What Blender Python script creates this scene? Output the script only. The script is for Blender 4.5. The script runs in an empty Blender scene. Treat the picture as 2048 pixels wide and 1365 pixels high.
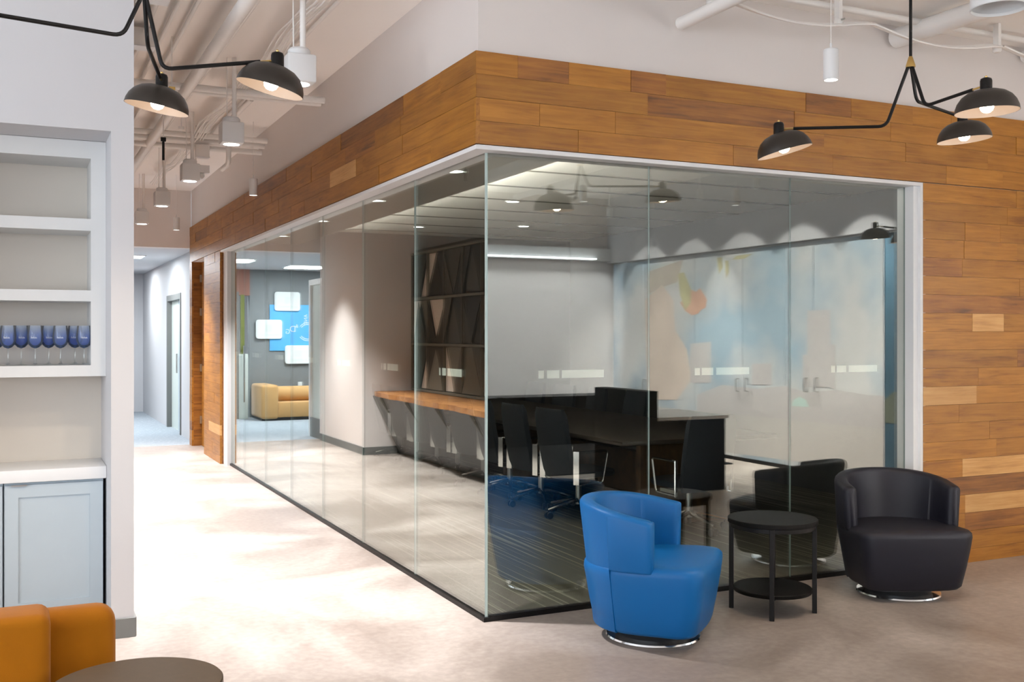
import bpy, bmesh, math, random
from mathutils import Vector, Matrix
R = math.radians
PI = math.pi
rng = random.Random(7)
scene = bpy.context.scene
COL = scene.collection

# ------------------------------------------------------------------ camera
YAW = 25.5
cam_d = bpy.data.cameras.new('camera')
cam = bpy.data.objects.new('camera', cam_d)
COL.objects.link(cam)
cam.location = (0, 0, 1.5)
cam.rotation_euler = (R(90), 0, -R(YAW))
cam_d.sensor_width = 36.0
cam_d.lens = 2072 / 2048 * 36.0
cam_d.shift_y = -13.5 / 2048
cam_d.clip_start = 0.05
scene.camera = cam

# ------------------------------------------------------------------ world / exposure
world = bpy.data.worlds.new('world')
scene.world = world
world.use_nodes = True
world.node_tree.nodes['Background'].inputs[0].default_value = (0.72, 0.84, 1.0, 1)
world.node_tree.nodes['Background'].inputs[1].default_value = 1.0
vs = scene.view_settings
vs.view_transform = 'Standard'
vs.look = 'None'
vs.exposure = 0.35
vs.gamma = 1.0
vs.use_curve_mapping = False
scene.cycles.use_denoising = True
scene.cycles.max_bounces = 10
scene.cycles.diffuse_bounces = 5
scene.cycles.glossy_bounces = 5
scene.cycles.transparent_max_bounces = 16
scene.cycles.sample_clamp_indirect = 6.0
scene.cycles.caustics_reflective = False
scene.cycles.caustics_refractive = False


def area_light(name, loc, direction, sx, sy, power, color=(1, 1, 1), spread=180):
    d = bpy.data.lights.new(name, 'AREA')
    d.shape = 'RECTANGLE'
    d.size, d.size_y = sx, sy
    d.energy = power
    d.color = color
    d.spread = R(spread)
    o = bpy.data.objects.new(name, d)
    COL.objects.link(o)
    o.location = loc
    o.rotation_euler = Vector(direction).to_track_quat('-Z', 'Y').to_euler()
    return o


def spot_light(name, loc, direction, power, angle=80, blend=0.6, color=(1, 1, 1), radius=0.05):
    d = bpy.data.lights.new(name, 'SPOT')
    d.energy = power
    d.spot_size = R(angle)
    d.spot_blend = blend
    d.color = color
    d.shadow_soft_size = radius
    o = bpy.data.objects.new(name, d)
    COL.objects.link(o)
    o.location = loc
    o.rotation_euler = Vector(direction).to_track_quat('-Z', 'Y').to_euler()
    return o


# daylight that enters through the lounge windows (window wall x = -5, and back wall y = -3)
area_light('daylight_side', (-5.3, 1.1, 1.75), (1, 0.0, -0.05), 6.4, 2.6, 270, (0.88, 0.94, 1.0))
area_light('daylight_back', (-2.2, -3.4, 1.75), (0.1, 1, -0.05), 4.6, 2.6, 120, (0.92, 0.96, 1.0))

# ------------------------------------------------------------------ projection helpers (photo pixel -> place)
F = 2072.0
HOR = 669.0
CS, SN = math.cos(R(YAW)), math.sin(R(YAW))


def ray(px):
    t = (px - 1024.0) / F
    return (SN + CS * t, CS - SN * t)


def on_x(px, x):
    a, b = ray(px)
    return x * b / a


def on_y(px, y):
    a, b = ray(px)
    return y * a / b


# ------------------------------------------------------------------ materials
MAT = {}


def nodes_of(m):
    m.use_nodes = True
    return m.node_tree.nodes, m.node_tree.links


def mat(name, color, rough=0.5, metal=0.0, noise=0.0, nscale=8.0, bump=0.0, bscale=60.0, spec=0.5, emit=None, estr=0.0, stretch=None, sheen=0.0, coat=0.0):
    m = bpy.data.materials.new(name)
    N, L = nodes_of(m)
    b = N['Principled BSDF']
    b.inputs['Base Color'].default_value = (*color, 1)
    b.inputs['Roughness'].default_value = rough
    b.inputs['Metallic'].default_value = metal
    b.inputs['Specular IOR Level'].default_value = spec
    if sheen:
        b.inputs['Sheen Weight'].default_value = sheen
        b.inputs['Sheen Roughness'].default_value = 0.4
    if coat:
        b.inputs['Coat Weight'].default_value = coat
        b.inputs['Coat Roughness'].default_value = 0.15
    if emit:
        b.inputs['Emission Color'].default_value = (*emit, 1)
        b.inputs['Emission Strength'].default_value = estr
    tc = N.new('ShaderNodeTexCoord')
    src = tc.outputs['Object']
    if stretch:
        mp = N.new('ShaderNodeMapping')
        mp.inputs['Scale'].default_value = stretch
        L.new(src, mp.inputs['Vector'])
        src = mp.outputs['Vector']
    nz = N.new('ShaderNodeTexNoise')
    nz.inputs['Scale'].default_value = nscale
    nz.inputs['Detail'].default_value = 5
    L.new(src, nz.inputs['Vector'])
    mx = N.new('ShaderNodeMix')
    mx.data_type = 'RGBA'
    k = max(noise, 0.03)
    mx.inputs['A'].default_value = (*[c * (1 - k) for c in color], 1)
    mx.inputs['B'].default_value = (*[min(1, c * (1 + k)) for c in color], 1)
    L.new(nz.outputs['Fac'], mx.inputs['Factor'])
    L.new(mx.outputs['Result'], b.inputs['Base Color'])
    if bump:
        n2 = N.new('ShaderNodeTexNoise')
        n2.inputs['Scale'].default_value = bscale
        n2.inputs['Detail'].default_value = 3
        L.new(src, n2.inputs['Vector'])
        bp = N.new('ShaderNodeBump')
        bp.inputs['Strength'].default_value = bump
        bp.inputs['Distance'].default_value = 0.01
        L.new(n2.outputs['Fac'], bp.inputs['Height'])
        L.new(bp.outputs['Normal'], b.inputs['Normal'])
    MAT[name] = m
    return m


def emat(name, color, strength):
    m = bpy.data.materials.new(name)
    N, L = nodes_of(m)
    N.remove(N['Principled BSDF'])
    e = N.new('ShaderNodeEmission')
    e.inputs[0].default_value = (*color, 1)
    e.inputs[1].default_value = strength
    L.new(e.outputs[0], N['Material Output'].inputs[0])
    MAT[name] = m
    return m


def wood_mat(name, dark, mid, light, rough=0.42, xs=1.6, zs=26.0, var=0.35):
    m = bpy.data.materials.new(name)
    N, L = nodes_of(m)
    b = N['Principled BSDF']
    b.inputs['Roughness'].default_value = rough
    tc = N.new('ShaderNodeTexCoord')
    oi = N.new('ShaderNodeObjectInfo')
    mul = N.new('ShaderNodeVectorMath')
    mul.operation = 'SCALE'
    mul.inputs[0].default_value = (37.0, 11.0, 23.0)
    L.new(oi.outputs['Random'], mul.inputs['Scale'])
    add = N.new('ShaderNodeVectorMath')
    add.operation = 'ADD'
    L.new(tc.outputs['Object'], add.inputs[0])
    L.new(mul.outputs['Vector'], add.inputs[1])
    mp = N.new('ShaderNodeMapping')
    mp.inputs['Scale'].default_value = (xs, zs, zs)
    L.new(add.outputs['Vector'], mp.inputs['Vector'])
    n1 = N.new('ShaderNodeTexNoise')
    n1.inputs['Scale'].default_value = 1.6
    n1.inputs['Detail'].default_value = 8
    n1.inputs['Roughness'].default_value = 0.6
    n1.inputs['Distortion'].default_value = 0.6
    L.new(mp.outputs['Vector'], n1.inputs['Vector'])
    mp2 = N.new('ShaderNodeMapping')
    mp2.inputs['Scale'].default_value = (2.2, 5.0, 5.0)
    L.new(add.outputs['Vector'], mp2.inputs['Vector'])
    n2 = N.new('ShaderNodeTexNoise')
    n2.inputs['Scale'].default_value = 1.5
    n2.inputs['Detail'].default_value = 4
    L.new(mp2.outputs['Vector'], n2.inputs['Vector'])
    mm = N.new('ShaderNodeMath')
    mm.operation = 'MULTIPLY_ADD'
    L.new(n2.outputs['Fac'], mm.inputs[0])
    mm.inputs[1].default_value = 0.55
    L.new(n1.outputs['Fac'], mm.inputs[2])
    rp = N.new('ShaderNodeValToRGB')
    rp.color_ramp.elements[0].position = 0.5
    rp.color_ramp.elements[0].color = (*dark, 1)
    rp.color_ramp.elements[1].position = 1.05
    rp.color_ramp.elements[1].color = (*light, 1)
    e = rp.color_ramp.elements.new(0.72)
    e.color = (*mid, 1)
    L.new(mm.outputs[0], rp.inputs['Fac'])
    hs = N.new('ShaderNodeHueSaturation')
    mr = N.new('ShaderNodeMapRange')
    mr.inputs['To Min'].default_value = 1 - var
    mr.inputs['To Max'].default_value = 1 + var
    L.new(oi.outputs['Random'], mr.inputs['Value'])
    L.new(mr.outputs['Result'], hs.inputs['Value'])
    L.new(rp.outputs['Color'], hs.inputs['Color'])
    L.new(hs.outputs['Color'], b.inputs['Base Color'])
    bp = N.new('ShaderNodeBump')
    bp.inputs['Strength'].default_value = 0.12
    bp.inputs['Distance'].default_value = 0.004
    L.new(n1.outputs['Fac'], bp.inputs['Height'])
    L.new(bp.outputs['Normal'], b.inputs['Normal'])
    MAT[name] = m
    return m


def glass_mat(name, r0, tint, rough=0.0):
    """thin architectural pane: clear transmission, angle dependent mirror reflection at each face"""
    m = bpy.data.materials.new(name)
    N, L = nodes_of(m)
    N.remove(N['Principled BSDF'])
    lw = N.new('ShaderNodeLayerWeight')
    lw.inputs['Blend'].default_value = 0.5
    pw = N.new('ShaderNodeMath')
    pw.operation = 'POWER'
    L.new(lw.outputs['Facing'], pw.inputs[0])
    pw.inputs[1].default_value = 2.5
    ma = N.new('ShaderNodeMath')
    ma.operation = 'MULTIPLY_ADD'
    L.new(pw.outputs[0], ma.inputs[0])
    ma.inputs[1].default_value = 1 - r0
    ma.inputs[2].default_value = r0
    tr = N.new('ShaderNodeBsdfTransparent')
    tr.inputs[0].default_value = (*tint, 1)
    gl = N.new('ShaderNodeBsdfGlossy')
    gl.inputs['Roughness'].default_value = rough
    gl.inputs['Color'].default_value = (0.97, 1.0, 0.98, 1)
    mx = N.new('ShaderNodeMixShader')
    L.new(ma.outputs[0], mx.inputs[0])
    L.new(tr.outputs[0], mx.inputs[1])
    L.new(gl.outputs[0], mx.inputs[2])
    L.new(mx.outputs[0], N['Material Output'].inputs[0])
    MAT[name] = m
    return m


def concrete_mat():
    m = bpy.data.materials.new('polished_concrete')
    N, L = nodes_of(m)
    b = N['Principled BSDF']
    tc = N.new('ShaderNodeTexCoord')
    n1 = N.new('ShaderNodeTexNoise'); n1.inputs['Scale'].default_value = 0.9; n1.inputs['Detail'].default_value = 9; n1.inputs['Roughness'].default_value = 0.62; n1.inputs['Distortion'].default_value = 0.8
    n2 = N.new('ShaderNodeTexNoise'); n2.inputs['Scale'].default_value = 26; n2.inputs['Detail'].default_value = 6
    v = N.new('ShaderNodeTexVoronoi'); v.inputs['Scale'].default_value = 95
    for n in (n1, n2, v):
        L.new(tc.outputs['Object'], n.inputs['Vector'])
    r1 = N.new('ShaderNodeValToRGB')
    r1.color_ramp.elements[0].position = 0.36; r1.color_ramp.elements[0].color = (0.255, 0.213, 0.186, 1)
    r1.color_ramp.elements[1].position = 0.66; r1.color_ramp.elements[1].color = (0.47, 0.418, 0.38, 1)
    L.new(n1.outputs['Fac'], r1.inputs['Fac'])
    r2 = N.new('ShaderNodeValToRGB')
    r2.color_ramp.elements[0].position = 0.35; r2.color_ramp.elements[0].color = (0.82, 0.81, 0.8, 1)
    r2.color_ramp.elements[1].position = 0.7; r2.color_ramp.elements[1].color = (1, 1, 1, 1)
    L.new(n2.outputs['Fac'], r2.inputs['Fac'])
    mx = N.new('ShaderNodeMix'); mx.data_type = 'RGBA'; mx.blend_type = 'MULTIPLY'; mx.inputs['Factor'].default_value = 1
    L.new(r1.outputs['Color'], mx.inputs['A']); L.new(r2.outputs['Color'], mx.inputs['B'])
    r3 = N.new('ShaderNodeValToRGB')
    r3.color_ramp.elements[0].position = 0.05; r3.color_ramp.elements[0].color = (1.12, 1.1, 1.08, 1)
    r3.color_ramp.elements[1].position = 0.2; r3.color_ramp.elements[1].color = (1, 1, 1, 1)
    L.new(v.outputs['Distance'], r3.inputs['Fac'])
    m2 = N.new('ShaderNodeMix'); m2.data_type = 'RGBA'; m2.blend_type = 'MULTIPLY'; m2.inputs['Factor'].default_value = 1
    L.new(mx.outputs['Result'], m2.inputs['A']); L.new(r3.outputs['Color'], m2.inputs['B'])
    L.new(m2.outputs['Result'], b.inputs['Base Color'])
    rr = N.new('ShaderNodeMapRange'); rr.inputs['To Min'].default_value = 0.3; rr.inputs['To Max'].default_value = 0.5
    L.new(n1.outputs['Fac'], rr.inputs['Value']); L.new(rr.outputs['Result'], b.inputs['Roughness'])
    bp = N.new('ShaderNodeBump'); bp.inputs['Strength'].default_value = 0.05; bp.inputs['Distance'].default_value = 0.004
    L.new(n2.outputs['Fac'], bp.inputs['Height']); L.new(bp.outputs['Normal'], b.inputs['Normal'])
    MAT['concrete'] = m


def carpet_mat(name, stripes=True, base=(0.05, 0.046, 0.038), line=(0.16, 0.15, 0.125)):
    m = bpy.data.materials.new(name)
    N, L = nodes_of(m)
    b = N['Principled BSDF']
    b.inputs['Roughness'].default_value = 0.95
    b.inputs['Specular IOR Level'].default_value = 0.1
    tc = N.new('ShaderNodeTexCoord')
    mp = N.new('ShaderNodeMapping')
    mp.inputs['Scale'].default_value = (42.0, 0.5, 1.0) if stripes else (20, 20, 1)
    L.new(tc.outputs['Object'], mp.inputs['Vector'])
    n1 = N.new('ShaderNodeTexNoise'); n1.inputs['Scale'].default_value = 1.0; n1.inputs['Detail'].default_value = 2
    L.new(mp.outputs['Vector'], n1.inputs['Vector'])
    rp = N.new('ShaderNodeValToRGB')
    rp.color_ramp.elements[0].position = 0.57; rp.color_ramp.elements[0].color = (*base, 1)
    rp.color_ramp.elements[1].position = 0.62; rp.color_ramp.elements[1].color = (*line, 1)
    L.new(n1.outputs['Fac'], rp.inputs['Fac'])
    L.new(rp.outputs['Color'], b.inputs['Base Color'])
    n2 = N.new('ShaderNodeTexNoise'); n2.inputs['Scale'].default_value = 300
    L.new(tc.outputs['Object'], n2.inputs['Vector'])
    bp = N.new('ShaderNodeBump'); bp.inputs['Strength'].default_value = 0.4; bp.inputs['Distance'].default_value = 0.004
    L.new(n2.outputs['Fac'], bp.inputs['Height']); L.new(bp.outputs['Normal'], b.inputs['Normal'])
    MAT[name] = m


def sky_print_mat():
    """photographic print of a cloudy sky, in the panel's own object coordinates"""
    m = bpy.data.materials.new('sky_print')
    N, L = nodes_of(m)
    b = N['Principled BSDF']
    b.inputs['Roughness'].default_value = 0.6
    tc = N.new('ShaderNodeTexCoord')
    n1 = N.new('ShaderNodeTexNoise'); n1.inputs['Scale'].default_value = 0.9; n1.inputs['Detail'].default_value = 5; n1.inputs['Roughness'].default_value = 0.5
    L.new(tc.outputs['Object'], n1.inputs['Vector'])
    rp = N.new('ShaderNodeValToRGB')
    rp.color_ramp.elements[0].position = 0.38; rp.color_ramp.elements[0].color = (0.29, 0.385, 0.455, 1)
    rp.color_ramp.elements[1].position = 0.58; rp.color_ramp.elements[1].color = (0.66, 0.655, 0.65, 1)  # paler and greyer, with the hazy veil over the mural mixed in
    L.new(n1.outputs['Fac'], rp.inputs['Fac'])
    L.new(rp.outputs['Color'], b.inputs['Base Color'])
    MAT['sky_print'] = m


concrete_mat()
carpet_mat('carpet_stripe', True, (0.066, 0.063, 0.049), (0.17, 0.165, 0.13))
carpet_mat('carpet_far', False, (0.34, 0.38, 0.42), (0.42, 0.46, 0.5))
sky_print_mat()
mat('wall_white', (0.74, 0.70, 0.68), 0.7, noise=0.02, nscale=1.5, bump=0.03, bscale=120)
mat('wall_cool', (0.58, 0.58, 0.60), 0.65, noise=0.02, nscale=1.5)
mat('ceiling_white', (0.92, 0.895, 0.87), 0.8, noise=0.03, nscale=1.2)
mat('pipe_white', (0.86, 0.845, 0.825), 0.5)
mat('lamp_white', (0.78, 0.79, 0.80), 0.4)
mat('trim_white', (0.82, 0.83, 0.84), 0.4)
mat('shelf_white', (0.69, 0.70, 0.70), 0.45)
mat('niche_back', (0.66, 0.615, 0.555), 0.7, noise=0.03, nscale=2)
mat('cabinet_blue', (0.47, 0.55, 0.61), 0.5)
mat('baseboard_grey', (0.17, 0.175, 0.17), 0.6)
mat('wall_grey', (0.22, 0.235, 0.245), 0.7)
mat('wall_dark', (0.035, 0.035, 0.034), 0.75)
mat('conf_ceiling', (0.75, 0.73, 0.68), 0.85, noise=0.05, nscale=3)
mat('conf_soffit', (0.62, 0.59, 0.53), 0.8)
mat('black_metal', (0.007, 0.006, 0.0055), 0.42, metal=0.0, spec=0.2, noise=0.2, nscale=30)
mat('shade_black', (0.026, 0.02, 0.015), 0.4, metal=0.2, noise=0.2, nscale=40)
mat('shade_inside', (0.30, 0.25, 0.215), 0.5)
mat('brass', (0.62, 0.42, 0.15), 0.28, metal=1.0)
mat('chrome', (0.82, 0.84, 0.86), 0.1, metal=1.0)
mat('brushed_steel', (0.55, 0.55, 0.53), 0.3, metal=1.0)
mat('black_plastic', (0.012, 0.012, 0.013), 0.45)
mat('black_wood', (0.006, 0.0055, 0.005), 0.5, spec=0.08, noise=0.4, nscale=6, stretch=(2, 20, 2))
mat('table_dark', (0.028, 0.022, 0.016), 0.33, noise=0.4, nscale=4, stretch=(14, 1.5, 2))
mat('blue_leather', (0.001, 0.098, 0.30), 0.45, spec=0.28, noise=0.06, nscale=6, bump=0.06, bscale=420)
mat('navy_leather', (0.009, 0.009, 0.015), 0.5, spec=0.3, noise=0.1, nscale=6, bump=0.06, bscale=420)
mat('navy_fabric', (0.006, 0.010, 0.016), 0.8, noise=0.15, nscale=60, bump=0.1, bscale=500)
mat('amber_velvet', (0.335, 0.115, 0.002), 0.8, spec=0.15, noise=0.18, nscale=7, bump=0.12, bscale=300, sheen=0.12)
mat('tan_velvet', (0.56, 0.32, 0.12), 0.8, noise=0.1, nscale=7, sheen=0.3)
mat('bronze_top', (0.095, 0.066, 0.038), 0.45, noise=0.15, nscale=50, metal=0.2)
mat('poster_blue', (0.10, 0.42, 0.78), 0.5)
mat('board_white', (0.82, 0.86, 0.86), 0.4)
mat('print_white', (0.7, 0.78, 0.82), 0.5)
mat('print_green', (0.75, 0.84, 0.80), 0.5)
mat('frosted_film', (0.50, 0.53, 0.47), 0.6)
mat('frosted_glass', (0.62, 0.68, 0.64), 0.35)
mat('lattice_dark', (0.06, 0.058, 0.046), 0.55)
mat('lattice_mid', (0.16, 0.155, 0.125), 0.55)
mat('lattice_black', (0.012, 0.012, 0.010), 0.5)
mat('lattice_lit_gap', (0.75, 0.68, 0.6), 0.7)
mat('olive_green', (0.15, 0.17, 0.03), 0.6)
mat('soffit_rust', (0.36, 0.17, 0.13), 0.7)
mat('print_building', (0.52, 0.49, 0.48), 0.6, noise=0.1, nscale=20)
mat('print_tree', (0.10, 0.115, 0.085), 0.7, noise=0.4, nscale=12)
mat('print_lake', (0.55, 0.52, 0.49), 0.6, noise=0.1, nscale=8, stretch=(1, 1, 8))
mat('print_peach', (0.72, 0.60, 0.52), 0.6, noise=0.25, nscale=3)
mat('print_poppy', (0.48, 0.29, 0.21), 0.6, noise=0.3, nscale=6)  # muted so that the flower carries the painted haze too
mat('print_stem', (0.33, 0.31, 0.18), 0.6, noise=0.3, nscale=8)
mat('print_dome', (0.55, 0.72, 0.66), 0.6)
mat('print_unveiled', (0.03, 0.08, 0.12), 0.6)
mat('rug_dark', (0.012, 0.012, 0.013), 0.95, noise=0.3, nscale=40, bump=0.3, bscale=300, spec=0.1)
mat('etch_white', (0.75, 0.80, 0.88), 0.6)
emat('bulb_glow', (1.0, 0.80, 0.60), 22.0)
emat('lens_glow', (1.0, 0.97, 0.92), 9.0)
emat('lens_soft', (1.0, 0.96, 0.88), 5.0)
emat('panel_glow', (0.93, 0.97, 1.0), 5.0)
emat('led_glow', (0.95, 0.98, 1.0), 12.0)
wood_mat('plank_ochre', (0.185, 0.066, 0.006), (0.31, 0.122, 0.012), (0.41, 0.176, 0.022), var=0.11)
wood_mat('plank_pale', (0.40, 0.19, 0.05), (0.54, 0.28, 0.085), (0.64, 0.37, 0.14), var=0.12)
wood_mat('plank_brown', (0.09, 0.03, 0.006), (0.22, 0.08, 0.013), (0.34, 0.135, 0.024), var=0.2)
wood_mat('counter_wood', (0.16, 0.06, 0.02), (0.36, 0.15, 0.05), (0.55, 0.27, 0.09), xs=14, zs=2.0, var=0.05)
wood_mat('table_leg_wood', (0.02, 0.010, 0.005), (0.06, 0.03, 0.013), (0.10, 0.05, 0.02), xs=8, zs=3, var=0.05)
glass_mat('pane_glass', 0.10, (0.955, 0.975, 0.955))
m_edge = mat('pane_edge', (0.20, 0.27, 0.245), 0.25)
mat('corner_edge', (0.50, 0.60, 0.575), 0.25)


def blue_glass():
    m = bpy.data.materials.new('blue_bowl_glass')
    N, L = nodes_of(m)
    N.remove(N['Principled BSDF'])
    tc = N.new('ShaderNodeTexCoord')
    sx = N.new('ShaderNodeSeparateXYZ')
    L.new(tc.outputs['Object'], sx.inputs[0])
    mr = N.new('ShaderNodeMapRange')
    mr.inputs['From Min'].default_value = 0.09
    mr.inputs['From Max'].default_value = 0.205
    L.new(sx.outputs['Z'], mr.inputs['Value'])
    rp = N.new('ShaderNodeValToRGB')
    rp.color_ramp.elements[0].color = (0.30, 0.48, 0.88, 1)
    rp.color_ramp.elements[1].color = (0.88, 0.925, 0.975, 1)
    L.new(mr.outputs['Result'], rp.inputs['Fac'])
    tr = N.new('ShaderNodeBsdfTransparent')
    L.new(rp.outputs['Color'], tr.inputs[0])
    df = N.new('ShaderNodeBsdfDiffuse')
    L.new(rp.outputs['Color'], df.inputs[0])
    m1 = N.new('ShaderNodeMixShader'); m1.inputs[0].default_value = 0.14
    L.new(tr.outputs[0], m1.inputs[1]); L.new(df.outputs[0], m1.inputs[2])
    gl = N.new('ShaderNodeBsdfGlossy'); gl.inputs['Roughness'].default_value = 0.03
    fr = N.new('ShaderNodeLayerWeight'); fr.inputs['Blend'].default_value = 0.25
    m2 = N.new('ShaderNodeMixShader')
    L.new(fr.outputs['Fresnel'], m2.inputs[0]); L.new(m1.outputs[0], m2.inputs[1]); L.new(gl.outputs[0], m2.inputs[2])
    L.new(m2.outputs[0], N['Material Output'].inputs[0])
    MAT['blue_glass'] = m


blue_glass()
glass_mat('clear_glass', 0.08, (0.93, 0.94, 0.94), 0.02)


# ------------------------------------------------------------------ mesh builder
def fillet(pts, r, n=5):
    out = [Vector(pts[0])]
    for i in range(1, len(pts) - 1):
        p, a, b = Vector(pts[i]), Vector(pts[i - 1]), Vector(pts[i + 1])
        da, db = (a - p), (b - p)
        rr = min(r, da.length * 0.45, db.length * 0.45)
        p0, p1 = p + da.normalized() * rr, p + db.normalized() * rr
        for k in range(n + 1):
            t = k / n
            out.append(p0 * (1 - t) ** 2 + p * 2 * t * (1 - t) + p1 * t * t)
    out.append(Vector(pts[-1]))
    return out


class B:
    def __init__(self):
        self.bm = bmesh.new()
        self.mi = 0

    def face(self, vs):
        try:
            f = self.bm.faces.new(vs)
            f.material_index = self.mi
            return f
        except ValueError:
            return None

    def box(self, x0, x1, y0, y1, z0, z1):
        v = [self.bm.verts.new(p) for p in ((x0, y0, z0), (x1, y0, z0), (x1, y1, z0), (x0, y1, z0), (x0, y0, z1), (x1, y0, z1), (x1, y1, z1), (x0, y1, z1))]
        for f in ((3, 2, 1, 0), (4, 5, 6, 7), (0, 1, 5, 4), (1, 2, 6, 5), (2, 3, 7, 6), (3, 0, 4, 7)):
            self.face([v[i] for i in f])
        return self

    def rbox(self, x0, x1, y0, y1, z0, z1, r=0.02, seg=3):
        t = bmesh.new()
        bmesh.ops.create_cube(t, size=1.0)
        for v in t.verts:
            v.co = Vector(((x0 + x1) / 2 + v.co.x * (x1 - x0), (y0 + y1) / 2 + v.co.y * (y1 - y0), (z0 + z1) / 2 + v.co.z * (z1 - z0)))
        bmesh.ops.bevel(t, geom=t.edges[:], offset=r, segments=seg, profile=0.5, affect='EDGES')
        return self.merge(t)

    def merge(self, t):
        vm = {}
        for v in t.verts:
            vm[v] = self.bm.verts.new(v.co)
        for f in t.faces:
            self.face([vm[v] for v in f.verts])
        t.free()
        return self

    def loft(self, loops, cap0=True, cap1=True, closed=True):
        rings = [[self.bm.verts.new(p) for p in lp] for lp in loops]
        n = len(rings[0])
        for a, b in zip(rings, rings[1:]):
            for i in range(n if closed else n - 1):
                j = (i + 1) % n
                self.face([a[i], a[j], b[j], b[i]])
        if cap0:
            self.face(list(reversed(rings[0])))
        if cap1:
            self.face(rings[-1])
        return self

    def tube(self, pts, r, n=8, cap=True):
        pts = [Vector(p) for p in pts]
        rs = r if isinstance(r, (list, tuple)) else [r] * len(pts)
        loops = []
        up = None
        for i, p in enumerate(pts):
            if i == 0:
                d = (pts[1] - p)
            elif i == len(pts) - 1:
                d = (p - pts[i - 1])
            else:
                d = (pts[i + 1] - p).normalized() + (p - pts[i - 1]).normalized()
            d.normalize()
            if up is None:
                up = Vector((0, 0, 1)) if abs(d.z) < 0.9 else Vector((1, 0, 0))
            s = d.cross(up)
            s.normalize()
            up = s.cross(d)
            up.normalize()
            loops.append([p + (s * math.cos(2 * PI * k / n) + up * math.sin(2 * PI * k / n)) * rs[i] for k in range(n)])
        return self.loft(loops, cap, cap)

    def cyl(self, p0, p1, r0, r1=None, n=20):
        return self.tube([p0, p1], [r0, r0 if r1 is None else r1], n)

    def lathe(self, prof, n=32, c=(0, 0, 0), cap0=False, cap1=False):
        c = Vector(c)
        loops = []
        for r, z in prof:
            rr = max(r, 0.0004)
            loops.append([c + Vector((rr * math.cos(2 * PI * k / n), rr * math.sin(2 * PI * k / n), z)) for k in range(n)])
        return self.loft(loops, cap0, cap1)

    def prism(self, pts, vec):
        """closed polygon of 3d points extruded by vec"""
        vec = Vector(vec)
        a = [self.bm.verts.new(p) for p in pts]
        b = [self.bm.verts.new(Vector(p) + vec) for p in pts]
        n = len(pts)
        self.face(list(reversed(a)))
        self.face(b)
        for i in range(n):
            j = (i + 1) % n
            self.face([a[i], a[j], b[j], b[i]])
        return self

    def mesh(self, name, mats, smooth=True, angle=35):
        bmesh.ops.recalc_face_normals(self.bm, faces=self.bm.faces[:])
        me = bpy.data.meshes.new(name)
        self.bm.to_mesh(me)
        self.bm.free()
        for m in (mats if isinstance(mats, (list, tuple)) else [mats]):
            me.materials.append(MAT[m])
        if smooth:
            me.shade_smooth()
            me.set_sharp_from_angle(angle=R(angle))
        return me

    def build(self, name, mats, parent=None, smooth=True, angle=35):
        return obj(name, self.mesh(name, mats, smooth, angle), parent)


def obj(name, me, parent=None):
    o = bpy.data.objects.new(name, me)
    COL.objects.link(o)
    if parent:
        o.parent = parent
    return o


def tag(o, label, cat, group=None):
    o['label'] = label
    o['category'] = cat
    if group:
        o['group'] = group
    return o


def thing(name, loc, rz, label, cat, group=None):
    o = bpy.data.objects.new(name, None)
    COL.objects.link(o)
    o.empty_display_size = 0.1
    o.location = loc
    o.rotation_euler = (0, 0, rz)
    return tag(o, label, cat, group)


def copy_thing(root, loc, rz=None, label=None):
    c = root.copy()
    COL.objects.link(c)
    c.location = loc
    if rz is not None:
        c.rotation_euler = (0, 0, rz)
    if label:
        c['label'] = label
    for ch in list(root.children):
        if ch.type == 'LIGHT':
            continue
        d = ch.copy()
        COL.objects.link(d)
        d.parent = c
        for g in list(ch.children):
            e = g.copy()
            COL.objects.link(e)
            e.parent = d
    return c


def struct(o, label=None):
    o['kind'] = 'structure'
    if label:
        o['label'] = label
    return o


# ------------------------------------------------------------------ the setting
XG, YG = 2.208, 4.946          # glass planes
XW, YW = 2.108, 4.846          # faces of the wood cladding
CEIL = 3.45
GT = 2.47                      # top of the glass
WT = 2.95                      # top of the wood
YN = 5.45                      # face of the niche wall
XN = 0.52                      # corridor side of the niche wall
XM = 7.79                      # mural wall plane
YB = -3.0                      # back wall plane


def wallbox(name, x0, x1, y0, y1, z0, z1, m, label):
    return struct(B().box(x0, x1, y0, y1, z0, z1).build(name, m, smooth=False), label)


struct(B().box(-5.2, 8.0, -3.2, 14.6, -0.12, 0.0).build('floor', 'concrete', smooth=False), 'polished concrete floor')
struct(B().box(-3.2, 2.4, 14.6, 21.4, -0.12, 0.0).build('floor', 'carpet_far', smooth=False), 'pale grey carpet at the end of the corridor')
struct(B().box(XG + 0.02, 7.0, YG + 0.02, 12.6, 0.0, 0.006).build('floor', 'carpet_stripe', smooth=False), 'dark striped carpet of the glass meeting room')
struct(B().box(-5.2, 8.0, -3.2, 14.9, CEIL, CEIL + 0.12).build('ceiling', 'ceiling_white', smooth=False), 'white painted open ceiling')
struct(B().box(-3.2, 2.4, 14.8, 21.4, 2.67, 2.79).build('ceiling', 'wall_cool', smooth=False), 'low ceiling of the far corridor')
struct(B().box(-3.2, 2.128, 14.6, 14.8, 2.67, CEIL).build('wall_bulkhead', 'wall_white', smooth=False), 'bulkhead above the far corridor')

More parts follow.
